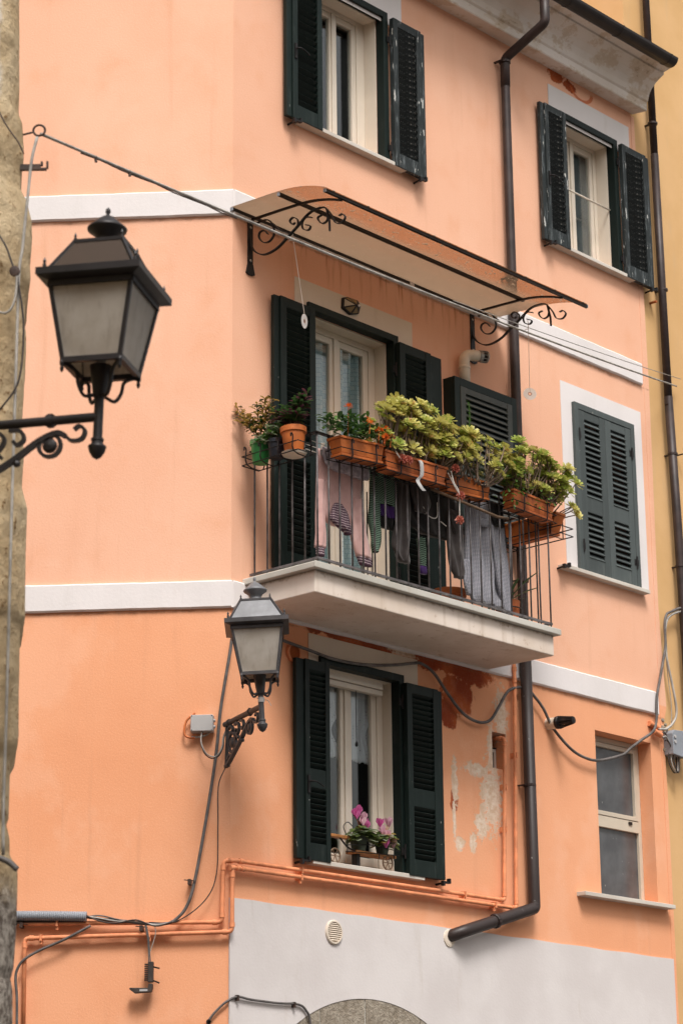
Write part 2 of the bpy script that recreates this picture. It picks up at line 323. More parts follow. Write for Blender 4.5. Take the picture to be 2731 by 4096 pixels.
def leaf(name, a, b, edge=None, rough=.45):
    t = NT(name); oi = t.n.new('ShaderNodeObjectInfo').outputs['Random']; nz = t.noise(30, 3)
    col = t.mix(t.math('MULTIPLY', t.math('ADD', oi, nz), .6), a, b)
    tl = t.n.new('ShaderNodeBsdfTranslucent'); t.set(tl.inputs[0], col); t.fin(col, rough)
    ms = t.n.new('ShaderNodeMixShader'); ms.inputs[0].default_value = .32; t.l.new(t.b.outputs[0], ms.inputs[1]); t.l.new(tl.outputs[0], ms.inputs[2]); t.l.new(ms.outputs[0], t.out.inputs[0]); return t.mat
M['succ'] = leaf('yellow green succulent leaf', (.42, .42, .09), (.64, .58, .20))
M['succ2'] = leaf('fresh green succulent leaf', (.24, .34, .05), (.46, .48, .12))
M['succedge'] = leaf('reddish leaf edge', (.42, .22, .08), (.52, .34, .12))
M['leafdark'] = leaf('dark green leaf', (.022, .06, .018), (.05, .11, .03))
M['leafmid'] = leaf('mid green leaf', (.05, .13, .02), (.10, .20, .035))
M['leafgrey'] = leaf('grey green leaf', (.20, .26, .16), (.36, .42, .28))
M['croton'] = leaf('bronze yellow leaf', (.34, .20, .05), (.50, .38, .10))
M['purple'] = leaf('purple green leaf', (.06, .06, .035), (.13, .035, .06))
M['rosemary'] = leaf('dusty green needle', (.06, .085, .045), (.12, .15, .075))
M['orangeflower'] = leaf('orange red flower', (.65, .09, .015), (.75, .22, .03))
M['magenta'] = leaf('magenta petal', (.58, .07, .30), (.72, .22, .48))
M['palepink'] = leaf('pale pink petal', (.66, .34, .48), (.74, .52, .56))
M['cyleaf'] = leaf('cyclamen leaf', (.03, .07, .018), (.14, .19, .05))
M['redsucc'] = leaf('red succulent', (.42, .09, .06), (.55, .20, .14))
def cloth(name, a, b, sc=9, bump=.25):
    t = NT(name); n = t.noise(sc, 5); t.bump(t.noise(140, 3), bump, .002); t.b.inputs['Sheen Weight'].default_value = .25; t.b.inputs['Specular IOR Level'].default_value = .1
    return t.fin(t.mix(t.mapr(n, .35, .65), a, b), .95)
M['pink'] = cloth('pink fleece', (.53, .32, .29), (.62, .39, .36)); M['mauve'] = cloth('mauve fleece lining', (.34, .30, .34), (.60, .54, .58), 30)
M['black'] = cloth('black cotton', (.010, .009, .009), (.018, .016, .015)); M['char'] = cloth('charcoal fleece', (.042, .034, .032), (.060, .050, .047))
M['violet'] = cloth('violet cotton', (.04, .014, .09), (.06, .02, .13))
def stripe(name, a, b, freq, axis=2, slant=0, thr=.5, freq2=0, c=None):
    t = NT(name); xs = t.xyz(); v = t.math('ADD', xs[axis], t.math('MULTIPLY', xs[0 if axis == 2 else 2], slant))
    col = t.mix(t.mapr(t.math('FRACT', t.math('MULTIPLY', v, freq)), thr - .04, thr + .04), a, b)
    if freq2: col = t.mix(t.math('MULTIPLY', t.mapr(t.math('FRACT', t.math('MULTIPLY', xs[0], freq2)), thr - .04, thr + .04), .6), col, c or a)
    t.bump(t.noise(140, 3), .2, .002); t.b.inputs['Specular IOR Level'].default_value = .1; return t.fin(col, .95)
M['striped'] = stripe('green and black striped jersey', (.012, .013, .014), (.17, .26, .19), 66, 2, .1)
M['plaid'] = stripe('mauve plaid cotton', (.075, .04, .06), (.42, .34, .35), 50, 2, 0, .62, 46, (.1, .055, .07))
M['gingham'] = stripe('grey gingham cotton', (.16, .16, .19), (.50, .50, .53), 88, 2, .05, .45, 88, (.17, .17, .2))
t = NT('printed blue grey curtain'); br = t.n.new('ShaderNodeTexBrick'); mp = t.n.new('ShaderNodeMapping'); mp.inputs['Rotation'].default_value = (PI / 2, 0, 0); t.l.new(t.tc, mp.inputs[0]); t.l.new(mp.outputs[0], br.inputs[0])
br.inputs['Scale'].default_value = 6; br.inputs['Color1'].default_value = (.46, .58, .62, 1); br.inputs['Color2'].default_value = (.62, .63, .60, 1); br.inputs['Mortar'].default_value = (.19, .27, .31, 1); br.inputs['Mortar Size'].default_value = .012
M['printed'] = t.fin(t.mix(t.math('MULTIPLY', t.noise(2.2, 3), .6), br.outputs[0], (.34, .52, .60)), .9)
t = NT('dotted lace curtain'); vo = t.n.new('ShaderNodeTexVoronoi'); vo.inputs['Scale'].default_value = 36; vo.inputs['Randomness'].default_value = .25; t.l.new(t.tc, vo.inputs[0])
M['lace'] = t.fin(t.mix(t.mapr(vo.outputs['Distance'], .13, .2), (.20, .18, .22), (.82, .78, .82)), .9)
M['net'] = cloth('blue grey net curtain', (.30, .33, .37), (.40, .43, .46), 3, .1)
t = NT('old rough stone'); n1 = t.noise(3.2, 6, rough=.65); n2 = t.noise(26, 6, rough=.7, scale3=(1, 1, .7)); x, y, z = t.xyz()
c = t.mix(t.mapr(n1, .3, .7), (.46, .335, .19), (.60, .48, .31)); c = t.mix(t.mapr(n2, .57, .66), c, (.24, .145, .065)); c = t.mix(t.mapr(n2, .66, .74), c, (.09, .055, .03))
lo = t.mapr(t.math('ADD', z, t.math('MULTIPLY', n1, .4)), 3.40, 3.22); c = t.mix(lo, c, t.mix(t.mapr(n2, .4, .62), (.40, .36, .31), (.13, .105, .085)))
pl = t.mapr(t.math('ADD', x, t.math('MULTIPLY', n1, -.12)), -1.755, -1.785); pl = t.math('MULTIPLY', pl, t.mapr(t.math('ADD', z, t.math('MULTIPLY', n1, .6)), 6.4, 6.6))
c = t.mix(pl, c, (.66, .61, .55)); t.bump(t.math('ADD', n2, n1), .8, .03); t.b.inputs['Specular IOR Level'].default_value = .15; M['rough'] = t.fin(c, .95)
M['street'] = mat('grey stone paving', (.11, .10, .092), .85, .25, 1.5, .3, 20)

# ------------------------------------------------------------------ setting
g = MB(); g.box((-60, -60, -.2), (60, 80, 0)); struct(g.build('street', M['street'], center=False))
g = MB(); g.box((-30, -16, 0), (-3.5, -3.5, 14)); g.box((-3.4, -15, 0), (9, -3.2, 15.5)); g.box((9.1, -14, 0), (26, -2.5, 14)); g.box((-18, -5, 0), (-9, 6, 11))
struct(g.build('unseen_shading_houses', mat('warm house plaster', (.34, .24, .16), .9), center=False))  # houses added out of view to cut low sky light on the lower walls

HOUSE = thing('peach_house', 'peach and orange plastered corner house with dark green shutters and a balcony', 'house', FR)
HR = dict(parent=HOUSE, frame=FR); HL = dict(parent=HOUSE, frame=FL)
END, TOP = 5.76, 13.1
# openings in the right wall: u0,u1,z0,z1
OP = dict(t1=(1.045, 1.885, 10.76, 12.197), t2=(4.56, 5.395, 10.735, 12.148), door=(.93, 1.955, 6.56, 9.06), mid=(4.57, 5.46, 7.50, 9.12), low=(1.045, 1.955, 4.42, 6.03), side=(4.70, 5.573, 4.50, 6.018), tiny=(3.195, 3.385, 5.465, 5.785))
us = sorted({0, END} | {v for o in OP.values() for v in o[:2]}); zs = sorted({0, TOP} | {v for o in OP.values() for v in o[2:]})
w = MB()
for i in range(len(us) - 1):
    for j in range(len(zs) - 1):
        uc, zc = (us[i] + us[i + 1]) / 2, (zs[j] + zs[j + 1]) / 2
        if any(a < uc < b and c < zc < d for a, b, c, d in OP.values()): continue
        w.add([V(us[i], 0, zs[j]), V(us[i + 1], 0, zs[j]), V(us[i + 1], 0, zs[j + 1]), V(us[i], 0, zs[j + 1])], [(0, 1, 2, 3)])
for k, (a, b, c, d) in OP.items():
    dp = .34
    w.add([V(a, 0, c), V(a, 0, d), V(b, 0, d), V(b, 0, c), V(a, -dp, c), V(a, -dp, d), V(b, -dp, d), V(b, -dp, c)], [(0, 4, 5, 1), (1, 5, 6, 2), (2, 6, 7, 3), (3, 7, 4, 0)])
w.add([V(END, 0, 0), V(END, -8, 0), V(END, -8, TOP), V(END, 0, TOP)], [(0, 1, 2, 3)])
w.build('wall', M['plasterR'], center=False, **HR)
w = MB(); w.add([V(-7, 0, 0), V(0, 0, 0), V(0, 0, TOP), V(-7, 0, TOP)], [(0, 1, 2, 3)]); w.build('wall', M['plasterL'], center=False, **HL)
# dark rooms behind the openings
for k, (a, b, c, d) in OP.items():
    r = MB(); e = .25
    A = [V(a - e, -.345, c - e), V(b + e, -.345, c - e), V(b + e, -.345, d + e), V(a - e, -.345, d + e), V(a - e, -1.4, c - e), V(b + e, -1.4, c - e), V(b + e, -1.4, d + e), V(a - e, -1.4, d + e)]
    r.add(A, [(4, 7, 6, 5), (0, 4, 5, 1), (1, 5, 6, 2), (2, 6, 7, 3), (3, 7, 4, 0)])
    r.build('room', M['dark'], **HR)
# white base: right wall, with the arched hole of old stone
w = MB(); bt = 4.03
arc = [(u, 3.388 - .30 * ((u - 1.55) / 1.0) ** 2 - .05 * ((u - 1.55) / 1.0) ** 4) for u in [.3 + i * .1 for i in range(26)]]
P = [(-.012, 0), (-.012, 4.045)] + [(x, 4.045 - .032 * x / END + .003 * math.sin(9 * x) + .003 * noise.noise(Vector((x * 14, 0, 0)))) for x in [i * .12 for i in range(1, 48)]] + [(END, bt - .015), (END, 0), (2.8, 0)] + arc[::-1] + [(.3, 0)]
w.prism([V(x, 0.001, z) for x, z in P], V(0, .012, 0)); w.build('white_base', M['base'], **HR)
def arcz(u): return 3.388 - .30 * ((u - 1.55) / 1.0) ** 2 - .05 * ((u - 1.55) / 1.0) ** 4
for a, b in ((.3, .97), (.98, 1.49), (1.502, 2.15), (2.16, 2.8)):    # the old arch stones
    w = MB(); n = 8; pr = [(a + (b - a) * i / n, arcz(a + (b - a) * i / n) - .004 + .008 * noise.noise(Vector((a * 9 + i, 3, 1)))) for i in range(n + 1)]
    pr = [(a + .01, pr[0][1] - .7)] + pr + [(b - .01, pr[-1][1] - .7)]
    w.prism([V(x, .002, z) for x, z in pr], V(0, .004 + random.uniform(0, .004), 0)); w.build('arch_stone', M['stone'], **HR)
w = MB(); w.prism([V(x, .0008, z) for x, z in [(.29, 0)] + [(u, z + .004) for u, z in arc] + [(2.81, 0)]], V(0, .0012, 0)); w.build('arch_mortar', M['cap'], **HR)
# storey bands
for z0, z1 in ((6.30, 6.525), (9.635, 9.865)):
    def strip(a, b, sd):                                                         # run by hand: the arrises waver a little
        w = MB(); n = 90; k = 6; vs = []
        for i in range(n + 1):
            x = a + (b - a) * i / n; q = lambda m: .0035 * noise.noise(Vector((x * 4.3, sd + m * 7, z0))) + .0025 * noise.noise(Vector((x * 19, sd + m * 5, z0)))
            vs += [V(x, -.002, z0 + q(0)), V(x, .018 + q(1), z0 + q(0)), V(x, .030 + q(2), z0 + .012 + q(0)), V(x, .030 + q(2), z1 - .014 + q(3)), V(x, .022, z1 - .003 + q(3)), V(x, -.002, z1 + q(3))]
        w.add(vs, [(i * k + m, (i + 1) * k + m, (i + 1) * k + (m + 1) % k, i * k + (m + 1) % k) for i in range(n) for m in range(k)] + [tuple(range(k)), tuple(range(n * k, n * k + k))[::-1]]); return w
    strip(0, END - .06, 1).build('band', M['band'], **HR); strip(-7, .004, 5).build('band', M['band'], **HL)
    w = MB(); cn = FL.inverted() @ FR                                            # the little corner piece closing the wedge
    a = FR @ V(0, 0, 0); b0 = FL @ V(.004, .030, 0); c0 = FR @ V(.0, .030, 0)
    w.add([a + Vector((0, 0, z0 + .002)), b0 + Vector((0, 0, z0 + .002)), c0 + Vector((0, 0, z0 + .002)), a + Vector((0, 0, z1 - .016)), b0 + Vector((0, 0, z1 - .016)), c0 + Vector((0, 0, z1 - .016))], [(0, 2, 1), (3, 4, 5), (1, 2, 5, 4), (0, 1, 4, 3), (2, 0, 3, 5)])
    w.build('band_corner', M['band'], parent=HOUSE)
# eaves: moulded cornice, gutter, roof
prof = [(0, 12.63), (.17, 12.61), (.18, 12.62), (.18, 12.70), (.20, 12.715), (.215, 12.77), (.25, 12.83), (.31, 12.885), (.39, 12.93), (.41, 12.94), (.41, 12.965), (.52, 12.985), (.52, 13.03), (0, 13.03)]
w = MB(); w.prism([V(0, o, z) for o, z in prof], (END + .035, 0, 0)); w.build('cornice', M['cornice'], **HR)
w = MB(); w.prism([V(-7, o, z) for o, z in prof], (7, 0, 0)); w.build('cornice', M['cornice'], **HL)
w = MB(); w.prism([V(0, .52, 13.04), V(0, .52, 13.10), V(0, -6, 15.2), V(0, -6, 15.1)], (END - .02, 0, 0)); w.build('roof', M['tile'], **HR)
w = MB(); n = 10; ring = [(.50 + .082 * math.cos(PI + PI * i / n), 13.02 + .082 * math.sin(PI + PI * i / n)) for i in range(n + 1)]
ring2 = [(.50 + .074 * math.cos(PI + PI * i / n), 13.022 + .074 * math.sin(PI + PI * i / n)) for i in range(n + 1)][::-1]
w.prism([V(.0, o + .06, z) for o, z in ring + ring2], (END - .04, 0, 0)); w.prism([V(END - .04, o + .06, z) for o, z in ring], (.006, 0, 0))
gut = w.build('gutter', M['gutter'], **HR)
for i in range(7):
    w = MB(); u = .7 + i * .82; w.strap([V(u, .56 + .085 * math.cos(PI + PI * k / 8), 13.02 + .085 * math.sin(PI + PI * k / 8)) for k in range(9)], (1, 0, 0), .022, .004); w.build('gutter_bracket', M['gutter'], parent=gut, frame=FR)
# flat painted surrounds
def surround(u0, u1, z0, z1, hole=None, m='surround'):
    w = MB()
    if hole is None: w.wbox(u0, u1, .001, .006, z0, z1)
    else:
        a, b, c, d = hole
        P = [(u0, z0), (u0, z1), (u1, z1), (u1, z0), (b, z0), (b, d), (a, d), (a, z0)]
        w.prism([V(x, .001, z) for x, z in P], V(0, .005, 0))
    w.build('window_surround', M[m], **HR)
surround(.76, 2.165, 12.16, 12.52, None, 'band'); surround(4.36, 5.70, 12.11, 12.45, None, 'band'); surround(.73, 2.23, 9.06, 9.315); surround(.873, 2.214, 6.03, 6.255)
surround(4.37, 5.665, 7.50, 9.345, (4.57, 5.46, 7.50, 9.12), 'band')
# sills
for u0, u1, zt, pr in ((.745, 2.115, 10.76, .08), (4.24, 5.59, 10.735, .08), (4.235, 5.58, 7.498, .08), (.835, 2.17, 4.418, .08), (4.33, 5.71, 4.50, .10)):
    w = MB(); w.wbox(u0, u1, -.2, pr, zt - .038, zt - .001); w.build('window_sill', M['sill'], bevel=.004, **HR)

# ---- windows
def frame_box(w, u0, u1, z0, z1, o0, o1, s, b=None, t=None):
    b = s if b is None else b; t = s if t is None else t
    w.wbox(u0, u0 + s, o0, o1, z0, z1); w.wbox(u1 - s, u1, o0, o1, z0, z1); w.wbox(u0 + s, u1 - s, o0, o1, z0, z0 + b); w.wbox(u0 + s, u1 - s, o0, o1, z1 - t, z1)
def window(key, op=-.20, fw=.11, sw=.055, cw=.09, name='window', zt=None, zlow=None):
    a, b, c, d = OP[key]; g = .003
    w = MB(); frame_box(w, a + g, b - g, c + g, d - g, op - .07, op, fw, .05, .05 if zt is None else zt); root = w.build(name, M['cream'], bevel=.003, **HR)
    w = MB()                                                                     # cream lining of the reveal
    w.wbox(a + g, a + .013, op + .002, -.062, c + g, d - g); w.wbox(b - .013, b - g, op + .002, -.062, c + g, d - g); w.wbox(a + .015, b - .015, op + .002, -.062, d - .013, d - g)
    w.build('lining', M['cream'], parent=root, frame=FR)
    m = (a + b) / 2; z0, z1 = c + .055, d - (.055 if zt is None else zt + .005)
    for x0, x1, s0, s1 in ((a + fw + .006, m - .003, sw, cw / 2), (m + .003, b - fw - .006, cw / 2, sw)):
        w = MB(); w.wbox(x0, x0 + s0, op - .055, op - .008, z0, z1); w.wbox(x1 - s1, x1, op - .055, op - .008, z0, z1)
        w.wbox(x0 + s0, x1 - s1, op - .055, op - .008, z0, z0 + .07); w.wbox(x0 + s0, x1 - s1, op - .055, op - .008, z1 - .06, z1)
        if zlow: w.wbox(x0 + s0, x1 - s1, op - .055, op - .008, zlow, zlow + .08)
        w.build('sash', M['cream'], parent=root, frame=FR, bevel=.006)
        w = MB(); w.wbox(x0 + s0 - .004, x1 - s1 + .004, op - .036, op - .030, z0 + .066, z1 - .056); w.build('pane', M['glass'], parent=root, frame=FR)
    w = MB(); w.wbox(m - .028, m + .028, op - .006, op + .008, z0, z1); w.build('meeting_strip', M['cream'], parent=root, frame=FR, bevel=.004)
    return root
window('t1'); t2 = window('t2', fw=.055, sw=.05, cw=.09)
window('door', -.19, .085, .06, .13, 'balcony_door', .06); lw = window('low', -.16, .075, .06, .13, zt=.03)
w = MB(); w.wbox(1.12, 1.875, -.158, -.085, 5.955, 6.02); w.wbox(1.12, 1.875, -.15, -.09, 5.905, 5.948); w.build('roller_blind', M['cream'], parent=lw, frame=FR, bevel=.004)
w = MB(); w.tube([V(1.55, -.10, 5.9), V(1.552, -.10, 5.46)], .0035, 5); w.lathe([(.003, .03), (.011, .012), (.013, -.005), (.006, -.018)], V(1.552, -.10, 5.45), 8); w.build('pull_cord', M['iron'], parent=lw, frame=FR)
w = MB(); w.tube([V(4.575, -.05, 11.44), V(5.385, -.05, 11.44)], .009, 8); w.build('safety_bar', M['cream'], parent=t2, frame=FR, smooth=True)
# narrow side window with satin glass in a plain plastered recess
a, b, c, d = OP['side']; w = MB(); frame_box(w, a + .003, b - .003, c + .003, d - .003, -.20, -.145, .05); w.wbox(a + .05, b - .05, -.2, -.143, 5.17, 5.275); root = w.build('window', M['alu'], bevel=.003, **HR)
w = MB(); frame_box(w, a + .056, b - .056, 5.28, d - .058, -.19, -.138, .04); w.build('sash', M['alu'], parent=root, frame=FR, bevel=.003)
w = MB(); w.wbox(a + .09, b - .09, -.175, -.168, 5.31, d - .09); w.build('pane', M['satin'], parent=root, frame=FR)
w = MB(); w.wbox(a + .045, b - .045, -.18, -.172, c + .045, 5.18); w.build('pane', M['satin'], parent=root, frame=FR)
w = MB(); w.wbox(5.36, 5.41, -.143, -.132, 5.235, 5.262); w.build('latch', M['iron'], parent=root, frame=FR)
a, b, c, d = OP['tiny']; w = MB(); frame_box(w, a + .003, b - .003, c + .003, d - .12, -.16, -.11, .03); root = w.build('window', M['sill'], **HR)
w = MB(); w.wbox(a + .03, b - .03, -.14, -.134, c + .03, d - .14); w.build('pane', M['glass'], parent=root, frame=FR)
w = MB(); w.wbox(a + .003, b - .003, -.3, -.1, d - .115, d - .11); w.build('lintel_board', M['dark'], parent=root, frame=FR)

# ---- shutters
SLATS = {}
def slat_mesh(L, dep, th, m):
    k = (round(L, 3), dep, th, m.name)
    if k not in SLATS:
        w = MB(); w.box((-L / 2, -dep / 2, -th / 2), (L / 2, dep / 2, th / 2)); SLATS[k] = w.mesh('slat', m)
    return SLATS[k]
def leaf_shutter(u0, u1, z0, z1, o0, o1, panels, m, tilt, st=.065, top=.07, strip=None, dep=.062, th=.008, parent=HOUSE, smat=None, name='shutter', handle=None):
    """one louvred leaf; panels = list of (zbottom, ztop, number of slats)"""
    w = MB(); w.wbox(u0, u0 + st, o0, o1, z0, z1); w.wbox(u1 - st, u1, o0, o1, z0, z1)
    zc = z0
    for zb, zt, n in panels + [(z1, None, 0)]:
        w.wbox(u0 + st, u1 - st, o0 + .003, o1 - .003, zc, zb)
        zc = zt
    if strip:                                                                    # rebated meeting edge
        s0, s1 = strip; w.wbox(s0, s1, o0 - .004, o1 - .016, z0 + .004, z1 - .004)
    root = w.build(name, m, parent=parent, frame=FR, bevel=.003)
    L = u1 - u0 - 2 * st + .01
    for zb, zt, n in panels:
        me = slat_mesh(L, dep, th, smat or m)
        for i in range(n):
            z = zb + (zt - zb) * (i + .5) / n
            place(me, 'slat', FR @ T(V((u0 + u1) / 2, (o0 + o1) / 2, z)) @ Matrix.Rotation(tilt + random.uniform(-.05, .05), 4, 'X'), root)
    if handle:
        hu, hz = handle; w = MB(); w.wbox(hu - .012, hu + .012, o1, o1 + .012, hz - .07, hz + .07); w.tube(spline([V(hu, o1 + .01, hz + .02), V(hu + .01, o1 + .04, hz + .02), V(hu + .05, o1 + .05, hz + .015), V(hu + .13, o1 + .045, hz - .01)], 4), .007, 6)
        w.build('handle', M['iron'], parent=root, frame=FR)
    return root
def hinges(root, u, zz, o=.05):
    for z in zz:
        w = MB(); w.tube([V(u, o, z - .06), V(u, o, z + .06)], .009, 6); w.wbox(u - .035, u + .03, o - .012, o - .004, z - .03, z + .03); w.build('hinge', M['iron'], parent=root, frame=FR)
def shutter_frame(u0, u1, z0, z1, s=.063, m='green', o=.032):
    w = MB(); w.wbox(u0, u0 + s, -.06, o, z0, z1); w.wbox(u1 - s, u1, -.06, o, z0, z1); w.wbox(u0 + s, u1 - s, -.06, o, z1 - s, z1)
    return w.build('shutter_frame', M[m], bevel=.003, **HR)
OPEN = math.radians(-50); SHUT = math.radians(52)      # folded back leaves show their other face
shutter_frame(.985, 1.945, 10.765, 12.255); shutter_frame(4.50, 5.452, 10.74, 12.205); shutter_frame(.872, 2.014, 6.56, 9.122); shutter_frame(.99, 2.01, 4.422, 6.085)
sh = leaf_shutter(.635, 1.005, 10.725, 12.195, .04, .09, [(10.86, 12.12, 20)], M['green'], OPEN, .06, strip=(.572, .634), handle=(.665, 11.36)); hinges(sh, .995, (10.9, 11.98))
sh = leaf_shutter(1.955, 2.335, 10.725, 12.195, .04, .09, [(10.86, 12.12, 20)], M['bleached'], OPEN, .06, strip=(2.336, 2.40), smat=M['bleached']); hinges(sh, 1.95, (10.9, 11.98))
sh = leaf_shutter(4.185, 4.52, 10.70, 12.155, .04, .09, [(10.84, 12.08, 20)], M['bleached'], OPEN, .055, strip=(4.125, 4.184), handle=(4.215, 11.36)); hinges(sh, 4.51, (10.9, 11.95))
sh = leaf_shutter(5.45, 5.86, 10.70, 12.155, .04, .09, [(10.84, 12.08, 20)], M['bleached'], OPEN, .055, strip=(5.861, 5.925)); hinges(sh, 5.445, (10.9, 11.95))
sh = leaf_shutter(.475, .893, 6.70, 9.045, .04, .09, [(6.86, 7.66, 17), (7.84, 8.96, 23)], M['green'], OPEN, .07, strip=(.412, .474)); hinges(sh, .885, (6.95, 7.9, 8.8))
sh = leaf_shutter(1.965, 2.38, 6.62, 9.045, .04, .09, [(6.86, 7.66, 17), (7.84, 8.96, 23)], M['green'], OPEN, .07, strip=(2.381, 2.54)); hinges(sh, 1.96, (6.95, 7.9, 8.8))
sh = leaf_shutter(.745, 1.03, 4.405, 6.01, .04, .09, [(4.54, 4.98, 10), (5.13, 5.93, 18)], M['green'], OPEN, .05, strip=(.655, .744), handle=(.775, 5.0)); hinges(sh, 1.02, (4.6, 5.85))
sh = leaf_shutter(1.975, 2.375, 4.405, 6.01, .04, .09, [(4.54, 4.98, 10), (5.13, 5.93, 18)], M['green'], OPEN, .065, strip=(2.376, 2.44)); hinges(sh, 1.965, (4.6, 5.85))
# closed shutters of the framed window on the right
w = MB(); a, b, c, d = 4.532, 5.498, 7.502, 9.165
w.prism([V(x, .007, z) for x, z in ((a, c), (a, d), (b, d), (b, c), (b - .062, c), (b - .062, d - .062), (a + .062, d - .062), (a + .062, c))], V(0, .035, 0)); w.build('shutter_frame', M['grey'], bevel=.004, **HR)
for u0, u1 in ((4.597, 5.013), (5.017, 5.433)):
    sh = leaf_shutter(u0, u1, 7.51, 9.10, -.004, .038, [(7.65, 8.10, 8), (8.25, 9.02, 14)], M['grey'], SHUT, .088, dep=.068, th=.010)
    hinges(sh, u0 - .004 if u0 < 5 else u1 + .004, (7.75, 8.85), .046)
# iron shutter stops
for u, z in ((.66, 10.70), (2.30, 10.70), (4.21, 10.68), (5.86, 10.68), (.71, 4.39), (2.40, 4.385), (4.225, 7.47)):
    w = MB(); w.tube([V(u, 0, z - .01), V(u, .10, z)], .010, 6); w.wbox(u - .03, u + .06, .085, .108, z - .008, z + .008); w.wbox(u - .035, u - .012, .085, .115, z - .03, z + .01); w.wbox(u + .045, u + .065, .08, .112, z - .005, z + .035)
    w.build('shutter_stop', M['iron'], **HR)

# ---- balcony
w = MB(); w.wbox(.17, 3.155, 0, .74, 6.325, 6.505); sl = w.build('balcony_slab', M['slab'], bevel=.008, **HR)
w = MB(); w.prism([V(x, 0, z) for x, z in ((.12, 6.506), (.12, 6.553), (.13, 6.56), (3.195, 6.56), (3.205, 6.553), (3.205, 6.506))], V(0, .79, 0)); w.build('stone_cap', M['cap'], parent=sl, frame=FR, bevel=.006)
w = MB(); U0, U1, O1 = .205, 3.13, .735
w.wbox(U0 - .012, U1 + .012, O1 - .012, O1 + .012, 6.595, 6.612); w.wbox(U0 - .012, U0 + .012, .01, O1 - .012, 6.595, 6.612); w.wbox(U1 - .012, U1 + .012, .01, O1 - .012, 6.595, 6.612)
rail = w.build('balcony_railing', M['rail'], **HR)
w = MB(); w.wbox(U0 - .02, U1 + .02, O1 - .02, O1 + .02, 7.622, 7.632); w.wbox(U0 - .02, U0 + .02, .01, O1 - .02, 7.622, 7.632); w.wbox(U1 - .02, U1 + .02, .01, O1 - .02, 7.622, 7.632); w.build('top_rail', M['iron'], parent=rail, frame=FR)
w = MB(); w.tube([(0, 0, 6.565), (0, 0, 7.622)], .0078, 7); bal = w.mesh('baluster', M['rail'], True)
pts = [(U0 + (U1 - U0) * i / 22, O1) for i in range(23)] + [(U0, .06 + i * .135) for i in range(5)] + [(U1, .06 + i * .135) for i in range(5)]
for u, o in pts: place(bal, 'baluster', FR @ T(V(u + random.uniform(-.006, .006), o, 0)) @ RZ(random.random()), rail)

# ------------------------------------------------------------------ neighbours
Y = thing('yellow_house', 'tall ochre plastered house adjoining the peach house on its right', 'house', FR @ T(V(END + .02, -.03, 0)))
w = MB(); w.add([V(END + .0, -.03, 0), V(14, -.03, 0), V(14, -.03, 19), V(END, -.03, 19)], [(0, 1, 2, 3)]); w.build('wall', M['yellow'], parent=Y, frame=FR, center=False)
w = MB(); w.add([V(END, -.03, 12.9), V(END, -.03, 19), V(END, -9, 19), V(END, -9, 12.9)], [(0, 1, 2, 3)]); w.build('wall', M['ochrelit'], parent=Y, frame=FR, center=False)
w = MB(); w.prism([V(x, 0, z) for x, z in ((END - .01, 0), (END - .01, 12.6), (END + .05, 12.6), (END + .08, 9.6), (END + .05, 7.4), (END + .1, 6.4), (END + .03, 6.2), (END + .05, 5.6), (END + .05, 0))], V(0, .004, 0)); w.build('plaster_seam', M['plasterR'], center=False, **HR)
# rough plaster break in the joint between the houses
for i in range(16):
    w = MB(); c = V(END + .03 + random.uniform(-.03, .07), .004, 5.95 + i * .022 + random.uniform(-.02, .02)); r = random.uniform(.012, .03)
    w.lathe([(r * .3, -.6 * r), (r, -.2 * r), (r * .8, .5 * r), (r * .2, .7 * r)], c, 6, Matrix.Rotation(random.random() * 3, 4, 'X')); w.build('broken_plaster', M['stone'], **HR)

# the rough old stone house at the left edge, close to the camera
FX = [(79, 0), (79, 400), (76, 455), (91, 489), (97, 591), (96, 638), (87, 672), (83, 757), (106, 795), (128, 880), (130, 952), (125, 1029), (121, 1037), (124, 1122), (102, 1207), (99, 1292), (106, 1335), (106, 1400), (89, 1711), (98, 1811), (89, 1949), (111, 2032), (105, 2198), (102, 2475), (83, 2497), (77, 2752), (77, 2945), (72, 2982), (41, 3037), (41, 3098), (36, 3263), (25, 3291), (39, 3352), (41, 3429), (72, 3462), (72, 3545), (66, 3738), (55, 3887), (41, 3903), (52, 3958), (52, 4098)]
prof = []
for x, y in FX:                      # measured outline of the corner, at eleven metres
    d = cR * (x - 1365.5) / 9512.27 - cU * (y - 2048) / 9512.27 + _f; prof.append((1.6 + d.z * 11 / d.y, d.x * 11 / d.y))
prof.sort(); 
def edge_x(z):
    if z <= prof[0][0]: return prof[0][1]
    for (z0, x0), (z1, x1) in zip(prof, prof[1:]):
        if z <= z1: return x0 + (x1 - x0) * (z - z0) / max(1e-6, z1 - z0)
    return prof[-1][1]
OS = thing('old_stone_house', 'crumbling tan stone house corner close to the camera at the left edge', 'house', T((-2, 11, 0)))
w = MB(); nz = 420; ns = 26
def old(i, j):
    z = 9.5 * j; xe = edge_x(z); s = i
    cr = [(-.75, -.30), (-.35, -.27), (-.12, -.22), (-.03, -.12), (0, 0), (-.035, .2), (-.10, .6), (-.3, .75)]
    f = s * (len(cr) - 1); k = min(int(f), len(cr) - 2); t = f - k
    dx = cr[k][0] * (1 - t) + cr[k + 1][0] * t; dy = cr[k][1] * (1 - t) + cr[k + 1][1] * t
    p = Vector((xe + dx, 11 + dy, z)); n = noise.noise(p * 5) * .02 + noise.noise(p * 17) * .012 + noise.noise(p * 40) * .006
    if .5 < s < .62: n *= .25
    return p + Vector((n * .4, -n, 0))
w.grid(old, ns, nz); w.build('wall', M['rough'], parent=OS, smooth=True, center=False)
w = MB(); w.box((-6, 6.5, 0), (-1.80, 10.7, 9.5)); w.build('wall', M['rough'], parent=OS, center=False)

